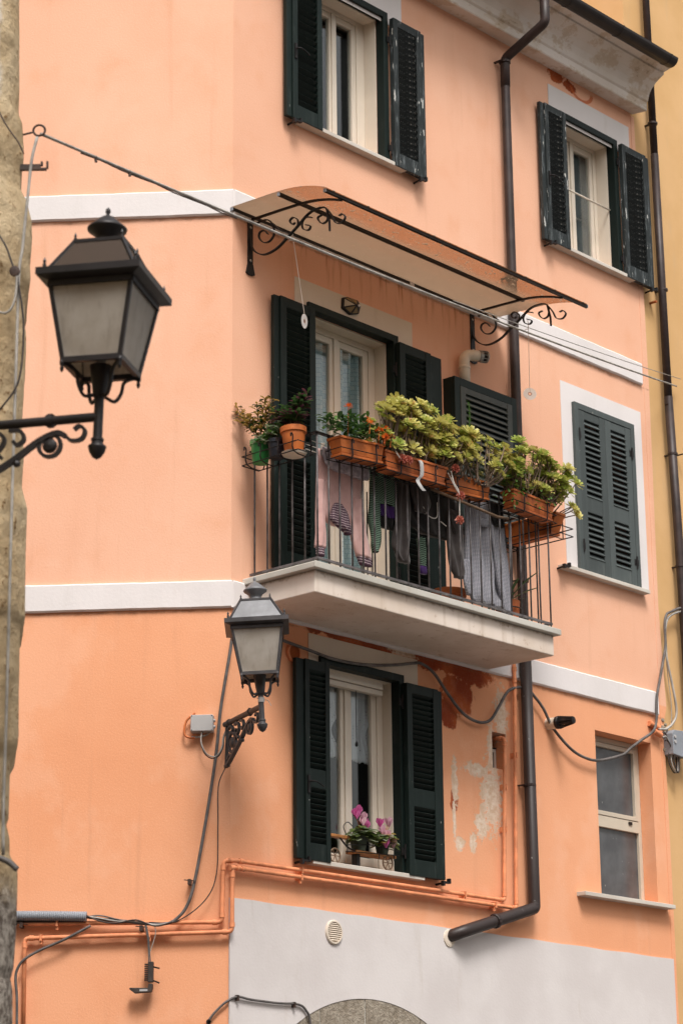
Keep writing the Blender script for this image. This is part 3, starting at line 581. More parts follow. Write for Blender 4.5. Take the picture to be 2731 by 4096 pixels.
# ------------------------------------------------------------------ street lamps
def scrolls(w, mir=1):
    """cast bracket in the plane x = along arm from the wall (0) to the stem (.72), z; y thickness"""
    A = .72
    def S(pts, wd=.022, th=.016, n=5): w.strap(spline([Vector((p[0], 0, p[1])) for p in pts], n), (0, 1, 0), wd, th)
    S([(.02, -.33), (.10, -.30), (.22, -.235), (.34, -.165), (.45, -.09), (.53, -.06), (.57, -.075)], .03, .022)
    S([(.57, -.075), (.60, -.10), (.645, -.095), (.66, -.06), (.635, -.035), (.61, -.05)], .024, .015)
    c = (.50, -.115)
    S([(c[0] + .05 * math.cos(a), c[1] + .05 * math.sin(a)) for a in [i * PI / 6 for i in range(13)]], .022, .015)
    S([(.04, -.02), (.05, -.12), (.04, -.22), (.03, -.33)], .024, .016)
    c = (.15, -.165)
    S([(c[0] + .062 * math.cos(a), c[1] + .075 * math.sin(a)) for a in [i * PI / 6 for i in range(13)]], .02, .015)
    S([(.07, -.05), (.12, -.03), (.16, -.06), (.13, -.09), (.10, -.075)]); S([(.20, -.04), (.25, -.03), (.29, -.07), (.26, -.12), (.22, -.10), (.235, -.075)]); S([(.31, -.03), (.36, -.035), (.38, -.075), (.35, -.10), (.33, -.08)])
    S([(.24, -.21), (.22, -.16), (.25, -.13), (.28, -.155)]); S([(.06, -.28), (.10, -.25), (.14, -.27)])
    Mx = Matrix.Rotation(PI / 2, 4, 'X')
    w.lathe([(.004, .018), (.022, .014), (.034, .004), (.034, -.004), (.022, -.014), (.004, -.018)], (.50, 0, -.115), 12, Mx)
    w.lathe([(.004, .02), (.026, .015), (.042, .004), (.042, -.004), (.026, -.015), (.004, -.02)], (.15, 0, -.165), 12, Mx)
    w.lathe([(.002, .016), (.018, .01), (.02, 0), (.018, -.01), (.002, -.016)], (.06, 0, -.325), 8); w.lathe([(.002, .016), (.016, .01), (.018, 0), (.016, -.01), (.002, -.016)], (.35, 0, -.185), 8)
def make_lamp(label, W, arm_dir, yaw, lean, rusty=False):
    """W: stem joint position; arm_dir: direction from wall to stem (world xy)"""
    root = thing('street_lamp', label, 'street lamp', W)
    ang = math.atan2(arm_dir[1], arm_dir[0]); FA = W @ RZ(ang) @ T((-.72, 0, 0))
    w = MB(); w.tube([(-.0, 0, 0), (.72, 0, 0)], .021, 12); w.strap([Vector((.50 + .027 * math.cos(a), 0.0 + .027 * math.sin(a) * 0, .027 * math.sin(a))) for a in [i * PI / 5 for i in range(11)]], (0, 1, 0), .02, .01); w.lathe([(.027, -.012), (.027, .012)], (.50, 0, 0), 12, Matrix.Rotation(PI / 2, 4, 'Y')); w.lathe([(.027, -.012), (.027, .012)], (.09, 0, 0), 12, Matrix.Rotation(PI / 2, 4, 'Y'))
    w.build('arm', M['lampblack' if rusty else 'lampgrey'], parent=root, frame=FA, smooth='auto')
    w = MB(); scrolls(w); w.build('scroll_bracket', M['lampblack' if rusty else 'lampgrey'], parent=root, frame=FA)
    L = W @ Matrix.Rotation(lean, 4, 'Y') @ RZ(yaw)
    k = dict(parent=root, frame=L)
    w = MB(); w.lathe([(.021, -.10), (.021, .09), (.028, .09), (.03, .10), (.045, .21), (.050, .235)], n=14); w.lathe([(.028, -.112), (.028, -.10), (.021, -.098)], n=14); w.build('stem', M['lampblack' if rusty else 'lampgrey'], smooth='auto', **k)
    w = MB(); w.lathe([(.004, -.195), (.020, -.185), (.034, -.162), (.038, -.148), (.040, -.142), (.040, -.134), (.030, -.130), (.026, -.118), (.018, -.110)], n=14); w.build('acorn_finial', M['lampblack' if rusty else 'lampgrey'], smooth=True, **k)
    w = MB()
    for q in range(4):
        R = RZ(q * PI / 2 + PI / 4); w.tube([R @ p for p in spline([Vector((.03, 0, .095)), Vector((.075, 0, .085)), Vector((.105, 0, .13)), Vector((.115, 0, .18)), Vector((.150, 0, .205)), Vector((.178, 0, .212))], 4)], .0085, 6)
        w.lathe([(.003, -.045), (.010, -.03), (.006, -.018), (.012, -.008), (.012, .01)], R @ Vector((.186, 0, .215)), 8)
    w.build('cradle', M['lampblack' if rusty else 'lampgrey'], smooth=True, **k)
    zb, zt, hb, ht = .225, .565, .130, .185
    w = MB()
    for sx in (-1, 1):
        for sy in (-1, 1): w.sweep([(sx * hb, sy * hb, zb), (sx * ht, sy * ht, zt)], lambda i, n: [(-.009, -.009), (.009, -.009), (.009, .009), (-.009, .009)])
    for h, z, s in ((hb, zb, .012), (ht, zt, .012)):
        for q in range(4): w.sweep([RZ(q * PI / 2) @ Vector((-h - .004, h, z)), RZ(q * PI / 2) @ Vector((h + .004, h, z))], lambda i, n: [(-s, -s), (s, -s), (s, s), (-s, s)])
    w.build('lantern_frame', M['lampblack' if rusty else 'lampgrey'], **k)
    for q in range(4):
        w = MB(); R = RZ(q * PI / 2); w.add([R @ Vector(p) for p in ((-hb + .005, -hb, zb + .008), (hb - .005, -hb, zb + .008), (ht - .005, -ht, zt - .008), (-ht + .005, -ht, zt - .008), (-hb + .005, -hb + .005, zb + .008), (hb - .005, -hb + .005, zb + .008), (ht - .005, -ht + .005, zt - .008), (-ht + .005, -ht + .005, zt - .008))], [(0, 1, 2, 3), (7, 6, 5, 4), (0, 4, 5, 1), (1, 5, 6, 2), (2, 6, 7, 3), (3, 7, 4, 0)])
        w.build('glass_pane', M['frost'], **k)
    w = MB(); e = .238                                                            # flared eave
    for q in range(4):
        R = RZ(q * PI / 2); w.add([R @ Vector(p) for p in ((-ht, -ht, zt + .012), (ht, -ht, zt + .012), (e, -e, zt + .030), (-e, -e, zt + .030), (-e, -e, zt + .062), (e, -e, zt + .062), (.205, -.205, zt + .066), (-.205, -.205, zt + .066))], [(0, 3, 2, 1)[::-1], (3, 4, 5, 2)[::-1], (4, 7, 6, 5)[::-1]])
    for q in range(4): w.lathe([(.009, 0), (.009, .02), (.005, .024), (.008, .034), (.002, .05)], RZ(q * PI / 2) @ Vector((-.208, -.208, zt + .066)), 8)
    w.build('eave', M['lampblack' if rusty else 'lampgrey'], **k)
    z0, z1, h0, h1 = zt + .066, zt + .225, .196, .112
    w = MB()
    for sx in (-1, 1):
        for sy in (-1, 1): w.sweep([(sx * h0, sy * h0, z0), (sx * h1, sy * h1, z1)], lambda i, n: [(-.007, -.007), (.007, -.007), (.007, .007), (-.007, .007)])
    for q in range(4):
        w.sweep([RZ(q * PI / 2) @ Vector((-h1, h1, z1)), RZ(q * PI / 2) @ Vector((h1, h1, z1))], lambda i, n: [(-.008, -.008), (.008, -.008), (.008, .008), (-.008, .008)])
        w.lathe([(.008, 0), (.008, .016), (.004, .02), (.007, .028), (.002, .042)], RZ(q * PI / 2) @ Vector((-h1 + .004, -h1 + .004, z1)), 8)
    w.box((-h1, -h1, z1 - .004), (h1, h1, z1 + .004)); w.build('roof_frame', M['lampblack' if rusty else 'lampgrey'], **k)
    for q in range(4):
        w = MB(); R = RZ(q * PI / 2); w.add([R @ Vector(p) for p in ((-h0, -h0, z0), (h0, -h0, z0), (h1, -h1, z1), (-h1, -h1, z1), (-h0, -h0 + .006, z0), (h0, -h0 + .006, z0), (h1, -h1 + .006, z1), (-h1, -h1 + .006, z1))], [(0, 1, 2, 3), (7, 6, 5, 4)])
        w.build('roof_pane', M['smoke'] if rusty else M['lampcap'], **k)
    zc = z1 + .004
    w = MB(); w.lathe([(.075, zc), (.062, zc + .012), (.046, zc + .03), (.042, zc + .045), (.050, zc + .052), (.052, zc + .06), (.088, zc + .085), (.090, zc + .095), (.075, zc + .108), (.045, zc + .135), (.028, zc + .15), (.012, zc + .157), (.007, zc + .165), (.012, zc + .175), (.011, zc + .188), (.003, zc + .198)], n=20); w.build('cap', M['lampblack'] if rusty else M['lampcap'], smooth=True, **k)
    w = MB(); w.lathe([(.02, zb), (.024, zb + .04), (.024, zb + .09)], n=10); w.lathe([(.02, zb + .09), (.045, zb + .15), (.045, zb + .2), (.02, zb + .24)], n=12); w.build('bulb', M['boxgrey'], smooth=True, **k)
    return root
make_lamp('large dark lantern on a scrolled arm at the left, nearer of the two street lamps', T((-1.054, 9.8, 5.026)), (.976, -.217), math.radians(-13), math.radians(1.4), True)
lamp2 = make_lamp('smaller lantern on a bracket at the house corner just under the balcony', T((-.607, 17.25, 5.352)), (.418, -.908), math.radians(1), math.radians(-3.0))
w = MB(); w.lathe([(.024, -.018), (.025, -.006), (.024, .006), (.025, .018)], n=10); w.tube(spline([(.02, 0, 0), (.05, -.02, -.01), (.075, -.02, -.05)], 4), .002, 4); w.tube([(-.02, 0, .01), (-.06, -.02, .02)], .002, 4); w.build('tape', M['boxgrey'], parent=lamp2, frame=T((-.607, 17.25, 5.40)))

# ------------------------------------------------------------------ pipes
def pipe(name, label, cat, path, r, m, frame=FR, n=12, sp=0, clips=(), clipm=None, group=None, rfn=None, parent=None):
    P = spline(path, sp) if sp else [Vector(p) for p in path]
    w = MB(); w.tube(P, rfn or r, n)
    if not clips:
        o = w.build(name, m, frame=frame, smooth=True); return tag(o, label, cat, group)
    root = thing(name, label, cat, frame @ T(Vector(path[0])), group); w.build('pipe', m, parent=root, frame=frame, smooth=True)
    for c in clips:
        q = MB(); q.lathe([(r + .002, -.013), (r + .006, -.012), (r + .006, .012), (r + .002, .013)], Vector(c[:3]), 12, c[3] if len(c) > 3 else None); q.box(Vector(c[:3]) + Vector((-.006, 0, -.006)), Vector(c[:3]) + Vector((.006, abs(c[1]) - .002, .006))); q.build('clip', clipm or m, parent=root, frame=frame)
    return root
def bend(pts, r=.06, n=5):            # polyline with rounded corners
    P = [Vector(p) for p in pts]; out = [P[0]]
    for a, b, c in zip(P, P[1:], P[2:]):
        d1 = (a - b); d2 = (c - b); k = min(r, d1.length * .45, d2.length * .45); s = b + d1.normalized() * k; e = b + d2.normalized() * k
        out += [s * (1 - t) ** 2 + b * 2 * t * (1 - t) + e * t * t for t in [i / n for i in range(n + 1)]]
    return out + [P[-1]]
DPR = .046
root = thing('drainpipe', 'dark brown downpipe running past awning and balcony, bent left at its foot', 'drainpipe', FR @ T(V(3.59, .08, 4.2)))
w = MB(); w.tube(bend([V(3.615, .56, 12.96), V(3.615, .56, 12.62), V(3.59, .08, 12.40), V(3.585, .08, 12.1)], .05), DPR, 14); w.build('elbow', M['pipe'], parent=root, frame=FR, smooth=True)
w = MB(); w.tube([V(3.585, .08, 12.14), V(3.59, .08, 9.9)], DPR - .003, 14); w.tube([V(3.59, .08, 9.94), V(3.595, .08, 6.6)], DPR, 14); w.build('pipe', M['pipe'], parent=root, frame=FR, smooth='auto')
w = MB(); w.tube(bend([V(3.595, .085, 6.62), V(3.607, .085, 4.33), V(3.60, .09, 4.28), V(2.62, .10, 4.00), V(2.53, -.03, 3.95)], .12), DPR + .006, 14); w.build('pipe', M['pipechip'], parent=root, frame=FR, smooth=True)
w = MB(); w.lathe([(.074, .0125), (.070, .022), (.05, .026)], V(2.54, 0, 3.945), 16, Matrix.Rotation(PI / 2, 4, 'X')); w.build('mortar_collar', M['surround'], parent=root, frame=FR)
for u, z in ((3.587, 10.12), (3.585, 12.36), (3.6, 5.35), (3.594, 8.2), (3.594, 7.2)):
    w = MB(); w.lathe([(DPR + .008, -.012), (DPR + .011, -.01), (DPR + .011, .01), (DPR + .008, .012)], V(u, .082, z), 14); w.box(V(u - .07, .09, z - .005), V(u - .04, 0, z + .005)); w.build('clip', M['pipe'], parent=root, frame=FR)
w = MB(); w.lathe([(DPR + .014, -.018), (DPR + .018, -.01), (DPR + .018, .01), (DPR + .014, .018)], V(3.05, .098, 4.123), 14, Matrix.Rotation(PI / 2 - .27, 4, 'Y')); w.build('clip', M['pipe'], parent=root, frame=FR)
root = thing('drainpipe', 'long dark brown downpipe running down the ochre wall at the right edge', 'drainpipe', FR @ T(V(6.1, .06, 0)))
w = MB(); w.tube([V(6.04, .06, 18), V(6.065, .06, 12.2)], .038, 12); w.tube([V(6.065, .06, 12.25), V(6.085, .06, 9.5)], .041, 12); w.tube([V(6.085, .06, 9.6), V(6.13, .06, 8.3), V(6.2, .06, 5), V(6.2, .06, 0)], .044, 12); w.build('pipe', M['pipe'], parent=root, frame=FR, smooth=True)
for u, z in ((6.088, 10.75), (6.11, 9.0), (6.14, 7.85), (6.063, 12.6)):
    w = MB(); w.lathe([(.048, -.012), (.052, -.01), (.052, .01), (.048, .012)], V(u, .06, z), 14); w.box(V(u - .02, .06, z - .005), V(u + .01, -.03, z + .005)); w.build('clip', M['pipe'], parent=root, frame=FR)
w = MB(); w.tube([V(5.98, -.03, 10.6), V(5.98, .05, 10.6)], .014, 8); w.build('stub', M['terradark'], parent=Y, frame=FR)
w = MB(); w.tube([V(6.3, -.03, 9.05), V(6.3, .07, 9.05), V(6.3, .07, 9.11)], .009, 6); w.build('hook', M['rust'], parent=Y, frame=FR)

# orange gas pipes
g1 = [V(-1.6, .05, 3.872), V(-.055, .05, 3.856), V(-.045, .05, 4.318)]
c1 = FL.inverted() @ FR
path = [FL @ p for p in g1] + [FR @ V(-.0, .06, 4.318), FR @ V(3.24, .05, 4.318), FR @ V(3.31, .05, 5.735), FR @ V(3.30, -.1, 5.745)]
def gas(label, path, clips):
    root = thing('gas_pipe', label, 'gas pipe', T(path[0]), 'orange painted gas pipes'); w = MB(); w.tube(bend(path, .035, 4), .0165, 10); w.build('pipe', M['orangepipe'], parent=root, smooth=True)
    for i in range(1, len(path) - 1):
        for q in (path[i - 1], path[i + 1]):
            d = (q - path[i]).normalized(); a = path[i] + d * .035; w = MB(); w.tube([a, a + d * .035], .0215, 10); w.build('fitting', M['orangepipe'], parent=root, smooth='auto')
    for f, p in clips:
        w = MB(); w.box((p[0] - .008, p[1] - .026, p[2] - .024), (p[0] + .008, -.001, p[2] + .024)); w.box((p[0] - .010, p[1] - .01, p[2] - .05), (p[0] + .010, p[1] + .012, p[2] - .02)); w.build('clip', M['orangepipe'], parent=root, frame=f)
gas('orange gas pipe, upper of two, that turns up into the tiny window', path, [(FR, V(.72, .05, 4.318)), (FR, V(2.7, .05, 4.318)), (FR, V(3.29, .05, 5.3)), (FR, V(3.27, .05, 4.93)), (FL, V(-1.3, .05, 3.872))])
path = [FL @ V(-1.535, .05, 3.0), FL @ V(-1.545, .05, 3.762), FL @ V(.022, .055, 3.783), FL @ V(.024, .055, 4.262), FR @ V(.02, .06, 4.264), FR @ V(3.40, .05, 4.266), FR @ V(3.475, .05, 6.325), FR @ V(3.475, .05, 6.6)]
gas('orange gas pipe, lower of two, that climbs beside the dark downpipe to the balcony', path, [(FR, V(.715, .05, 4.266)), (FR, V(3.1, .05, 4.266)), (FR, V(3.45, .05, 5.6)), (FL, V(-1.42, .05, 3.765)), (FL, V(-.6, .05, 3.775))])

# ------------------------------------------------------------------ cables
def cable(label, frame, pts, r, m, cat='cable', name='cable', sp=6, n=7): return pipe(name, label, cat, pts, r, m, frame, n, sp)
cv = lambda L, o=.05: [V(u, o, z) for u, z in L]
w = MB(); P = spline(cv([(-1.75, 3.935), (-1.604, 3.93), (-1.35, 3.925), (-1.075, 3.915)], .075), 110)
w.tube(P, lambda t: .036 + .003 * math.sin(t * 330), 12); o = w.build('conduit', M['boxblue'], frame=FL, smooth=True); tag(o, 'fat grey corrugated conduit ending in cut cables on the left wall', 'conduit')
w = MB(); P = spline(cv([(-1.75, 3.895), (-1.604, 3.89), (-1.35, 3.885), (-1.10, 3.89)], .04), 20); w.tube(P, .028, 10); o = w.build('conduit', M['cabledark'], frame=FL, smooth=True); tag(o, 'dark cable bundle lying under the grey corrugated conduit', 'conduit')
cable('grey cable rising along the house corner behind the corner lantern', FL, cv([(-1.09, 3.915), (-.949, 3.893), (-.792, 3.876), (-.603, 3.852), (-.46, 3.855), (-.38, 3.90), (-.314, 3.99), (-.261, 4.167), (-.185, 4.59), (-.108, 5.105), (-.075, 5.452), (-.046, 5.653), (0, 5.935), (.02, 6.1)], .06), .0125, M['cable'])
cable('thin black wire looping down from the lamp bracket to the bundle', FL, cv([(.008, 5.085), (-.043, 5.0), (-.085, 4.875), (-.086, 4.588), (-.096, 4.211), (-.189, 4.01), (-.399, 3.865), (-.6, 3.862)], .07), .0045, M['cabledark'])
for k in range(3):
    cable(('brown wire of the cut cable bundle, uppermost', 'pale wire sagging below the cut cable bundle', 'dark wire twisted around the cut cable bundle')[k], FL, cv([(-1.10, 3.92 + .012 * (k - 1)), (-.98, 3.90 + .02 * (1 - k)), (-.85, 3.875 - .016 * (k - 1)), (-.7, 3.868 + .012 * (k - 1)), (-.55, 3.842 + .01 * (1 - k)), (-.42, 3.862)], .07 + .008 * k), .006, (M['cable'], M['cablelight'], M['cabledark'])[k])
cable('grey cable curving down the left wall beside the old stone corner', FL, cv([(-1.043, 3.845), (-1.13, 3.80), (-1.26, 3.736), (-1.42, 3.67), (-1.54, 3.602), (-1.59, 3.53), (-1.60, 3.45), (-1.585, 3.3), (-1.576, 2.9)], .075), .0105, M['cable'])
cl = [FL @ p for p in cv([(-.150, 3.139), (-.12, 3.18), (-.071, 3.23), (-.02, 3.272)], .025)] + [FR @ p for p in cv([(.05, 3.311), (.18, 3.30), (.326, 3.295), (.5, 3.291), (.66, 3.297), (.75, 3.285), (.803, 3.246), (.835, 3.2), (.86, 3.05)], .03)]
root = thing('cable', 'brown cable crossing the white base above the stone arch', 'cable', T(cl[0])); w = MB(); w.tube(spline(cl, 5), .0095, 7); w.build('wire', M['cable'], parent=root, smooth=True)
for u, z in ((.05, 3.311), (.66, 3.297)):
    w = MB(); w.wbox(u - .008, u + .008, .001, .045, z - .03, z + .012); w.build('clip', M['rust'], parent=root, frame=FR)
w = MB(); w.lathe([(.02, 0), (.018, .01), (.004, .012)], FL @ V(-.155, 0.0, 3.13), 8, Matrix.Rotation(PI / 2, 4, 'X')); w.build('wall_hole', M['iron'], parent=root)
cable('thick dark cable slung in loops under the balcony and across the side window', FR, cv([(.40, 6.135), (.582, 6.117), (.846, 6.094), (1.114, 6.070), (1.481, 6.085), (1.859, 6.145), (2.10, 6.20), (2.21, 6.215), (2.366, 6.160), (2.539, 6.013), (2.736, 5.871), (2.937, 5.822), (3.104, 5.86), (3.236, 6.001), (3.348, 6.14), (3.45, 6.20), (3.566, 6.225), (3.66, 6.22), (3.748, 6.17), (3.873, 6.076), (4.004, 5.92), (4.259, 5.767), (4.482, 5.716), (4.692, 5.725), (5.039, 5.824), (5.176, 5.908), (5.359, 6.013), (5.545, 6.119), (5.61, 6.234), (5.64, 6.466), (5.73, 6.723), (5.821, 6.997), (5.827, 7.203), (5.86, 7.30), (5.92, 7.344), (6.168, 7.439), (6.5, 7.48)], .055), .0135, M['cable'])
cable('pale loop of cable hanging over the joint of the two houses above the grey box', FR, cv([(6.5, 7.44), (6.16, 7.40), (5.93, 7.31), (5.845, 7.18), (5.838, 6.98), (5.844, 6.864), (5.906, 6.643), (5.956, 6.434), (5.945, 6.32), (5.87, 6.233), (5.80, 6.19), (5.751, 6.169), (5.65, 6.155)], .05), .012, M['cablelight'])
cable('thin pale wire hanging straight beside the cable loop on the ochre wall', FR, cv([(5.86, 7.0), (5.89, 6.7), (5.92, 6.45), (5.91, 6.25)], .02), .004, M['cablelight'])
for k in range(3):
    cable(('upper', 'middle', 'lowest')[k] + ' dark wire of the tangle entering the blue grey box', FR, cv([(5.66 + .02 * k, 6.11 - .03 * k), (5.75, 6.13 - .04 * k), (5.80 + .01 * k, 6.02 - .03 * k), (5.79 + .02 * k, 5.86), (5.86 + .01 * k, 5.77), (5.91, 5.80), (5.915, 5.93)], .05 + .015 * k), .007, M['cabledark'] if k != 1 else M['cablelight'])
for k in range(2):
    w = MB(); w.tube([V(5.54 + .03 * k, .02 + .03 * k, 6.20 - .075 * k), V(5.68 + .0 * k, .03 + .02 * k, 6.175 - .075 * k)], .027, 10); o = w.build('pipe_stub', M['orangepipe'], frame=FR, smooth='auto'); tag(o, ('upper', 'lower')[k] + ' orange plastic pipe stub sticking out of the broken wall joint', 'pipe')

# cross street cable with its ring and hook on the old wall
A = Vector((-1.505, 11.0, 6.971)); B = FR @ V(6.30, .02, 9.78)
root = thing('overhead_cable', 'grey cable strung across the street in front of the awning', 'cable', T(A))
def sag(t, s=.05): return A.lerp(B, t) - Vector((0, 0, s * 4 * t * (1 - t)))
w = MB(); w.tube([sag(i / 40) for i in range(41)], .0085, 7); w.build('line', M['cablelight'], parent=root, smooth=True)
w = MB(); w.tube([sag(i / 60, .062) + Vector((0, 0, -.008)) + Vector((.004 * math.sin(i * 2.2), 0, .004 * math.cos(i * 2.2))) for i in range(2, 12)], .0045, 6); w.build('tie_wire', M['rust'], parent=root, smooth=True)
w = MB(); w.tube([A + Vector((-.010 + .030 * math.cos(a), 0, .02 + .030 * math.sin(a))) for a in [i * PI / 8 for i in range(17)]], .006, 6); w.tube([A + Vector((-.04, 0, .01)), A + Vector((-.14, .03, 0))], .006, 6); w.build('ring', M['rust'], parent=root, smooth=True)
for t in (.045, .075):
    w = MB(); w.tube([sag(t) + Vector((0, 0, .006)), sag(t) + Vector((.004, 0, -.03))], .008, 6); w.build('clamp', M['rust'], parent=root)
w = MB(); w.tube([sag(.47 + i * .53 / 20, .05) + Vector((.05, 0, .07 * (i / 20) + .005)) for i in range(21)], .0035, 5); o = w.build('thin_wire', M['cablelight']); tag(o, 'thin wire running just above the street cable on the right side', 'wire')
w = MB(); w.box((-1.62, 10.98, 6.765), (-1.50, 11.0, 6.795)); w.box((-1.50, 10.98, 6.765), (-1.47, 11.0, 6.775)); w.box((-1.472, 10.98, 6.775), (-1.462, 11.0, 6.81)); w.box((-1.50, 10.98, 6.79), (-1.49, 11.0, 6.81)); o = w.build('wall_hook', M['rust']); tag(o, 'short rusty hook sticking out of the old stone corner below the cable ring', 'hook')
def at(x, y, d):
    q = cR * (x - 1365.5) / 9512.27 - cU * (y - 2048) / 9512.27 + _f; return Vector((q.x * d / q.y, d, 1.6 + q.z * d / q.y))
cable('pale cable hanging from the ring down the old stone corner', I4, [at(x, y, 10.74) for x, y in ((150, 548), (128, 640), (113, 780), (100, 900), (90, 1000), (78, 1080), (70, 1300), (58, 1700), (46, 2100), (36, 2500), (25, 2900), (15, 3200), (14, 3420))], .0075, M['cablelight'], sp=4)
cable('dark wire twisted down from the upper left of the old stone corner to a knot', I4, [at(x, y, 10.72) for x, y in ((-10, 930), (25, 985), (48, 1050), (62, 1085), (72, 1120), (92, 1250), (95, 1350), (85, 1480), (60, 1560), (0, 1640))], .005, M['cabledark'], sp=4)
cable('thin rusty wire on the old wall above the hook', I4, [at(x, y, 10.72) for x, y in ((-5, 440), (20, 490), (50, 535), (75, 570), (96, 615))], .004, M['rust'], sp=4)
cable('pale wire loop bulging at the left edge beside the near lantern', I4, [at(x, y, 10.7) for x, y in ((-10, 1245), (20, 1252), (45, 1235), (62, 1190), (68, 1120), (64, 1085))], .006, M['cablelight'], sp=4)
w = MB(); c = at(60, 1085, 10.7); w.lathe([(.012, -.01), (.026, -.008), (.026, .008), (.012, .01)], c, 10, Matrix.Rotation(PI / 2, 4, 'X')); o = w.build('wire_knot', M['rust']); tag(o, 'dark insulator knot where wires meet on the old stone corner', 'insulator')
cable('frayed pale cable end lying round the base of the old stone corner', I4, [at(x, y, 10.66) for x, y in ((-10, 3430), (20, 3440), (45, 3455), (70, 3478))], .014, M['cable'], sp=4)

# ------------------------------------------------------------------ wall boxes, vents, small fittings
root = thing('junction_box', 'pale grey square junction box with four screws on the left wall', 'junction box', FL @ T(V(-.214, 0, 5.31)))
w = MB(); w.wbox(-.302, -.126, .002, .075, 5.308, 5.441); w.build('case', M['boxgrey'], parent=root, frame=FL, bevel=.008)
w = MB(); w.wbox(-.299, -.129, .077, .09, 5.311, 5.438); w.build('lid', M['boxgrey'], parent=root, frame=FL, bevel=.004)
for u in (-.291, -.137):
    for z in (5.319, 5.43):
        w = MB(); w.lathe([(.004, 0), (.004, .002)], V(u, .09, z), 8, Matrix.Rotation(PI / 2, 4, 'X')); w.build('screw', M['iron'], parent=root, frame=FL)
for z in (5.35, 5.40):
    w = MB(); w.lathe([(.012, 0), (.012, .012)], V(-.126, .04, z), 8, Matrix.Rotation(PI / 2, 4, 'Y')); w.build('gland', M['boxgrey'], parent=root, frame=FL)
cable('pale twin cable drooping from the junction box to the lamp bracket', FL, cv([(-.213, 5.31), (-.22, 5.229), (-.186, 5.147), (-.134, 5.112), (-.09, 5.126), (-.058, 5.188), (-.048, 5.263), (-.02, 5.335)], .07), .0055, M['cablelight'])
cable('second pale cable drooping just below the first from the junction box', FL, cv([(-.21, 5.31), (-.222, 5.225), (-.19, 5.137), (-.134, 5.100), (-.084, 5.120), (-.05, 5.188), (-.042, 5.263), (-.015, 5.32)], .06), .0045, M['cable'])
cable('orange conduit looping round the left side of the junction box', FL, cv([(-.272, 5.462), (-.282, 5.45), (-.333, 5.406), (-.353, 5.339), (-.347, 5.29), (-.314, 5.271), (-.27, 5.268)], .045), .009, M['orangecable'])
cable('dirty white cable curling below the junction box', FL, cv([(-.30, 5.272), (-.25, 5.272), (-.2, 5.28), (-.165, 5.30), (-.155, 5.32)], .045), .008, M['cablelight'])
root = thing('terminal_block', 'dark open junction terminal with hanging lid dangling from the cable bundle', 'junction box', FL @ T(V(-.6, .09, 3.34)))
w = MB(); w.wbox(-.602, -.563, .05, .10, 3.418, 3.568); w.build('body', M['cabledark'], parent=root, frame=FL, bevel=.004)
for i in range(9):
    w = MB(); z = 3.43 + i * .0145; w.wbox(-.628, -.603, .055, .095, z, z + .008); w.build('terminal', M['iron'], parent=root, frame=FL)
w = MB(); w.prism([V(u, .05, z) for u, z in ((-.566, 3.405), (-.566, 3.375), (-.575, 3.345), (-.70, 3.338), (-.735, 3.365), (-.74, 3.372), (-.73, 3.378), (-.60, 3.375), (-.592, 3.405))], V(0, .06, 0)); lid = w.build('lid', M['cabledark'], parent=root, frame=FL, bevel=.003)
w = MB(); w.wbox(-.66, -.60, .1105, .112, 3.350, 3.365); w.build('sticker', M['boxgrey'], parent=lid, frame=FL)
for z, a in ((3.53, -.012), (3.43, -.02)):
    w = MB(); w.tube([V(-.563, .08, z), V(-.515, .09, z + a)], .006, 6); w.build('plug', M['iron'], parent=root, frame=FL)
for du in (0, .008): 
    w = MB(); w.tube(spline(cv([(-.63 + du, 3.845), (-.61 + du, 3.75), (-.602 + du, 3.658), (-.597 + du * 1.5, 3.56)], .08), 5), .0045, 6); w.build('lead', M['cable'], parent=root, frame=FL)
w = MB(); w.tube(spline(cv([(-.56, 3.85), (-.55, 3.78), (-.57, 3.70), (-.598, 3.62)], .08), 5), .003, 6); w.build('lead', M['cablelight'], parent=root, frame=FL)
for u, z, l in ((-1.57, 3.87, 'small metal cable clip at the left end of the upper gas pipe'), (-.30, 4.17, 'frayed strap tying the grey cable to the left wall'), (-.66, 3.83, 'orange plastic clamp hanging under the cable bundle')):
    w = MB(); w.wbox(u - .012, u + .012, .01, .085, z - .03, z + .01); w.tube([V(u - .04, .08, z + .004), V(u + .05, .08, z - .006)], .004, 5); o = w.build('clip', M['rust'], frame=FL); tag(o, l, 'cable clip')

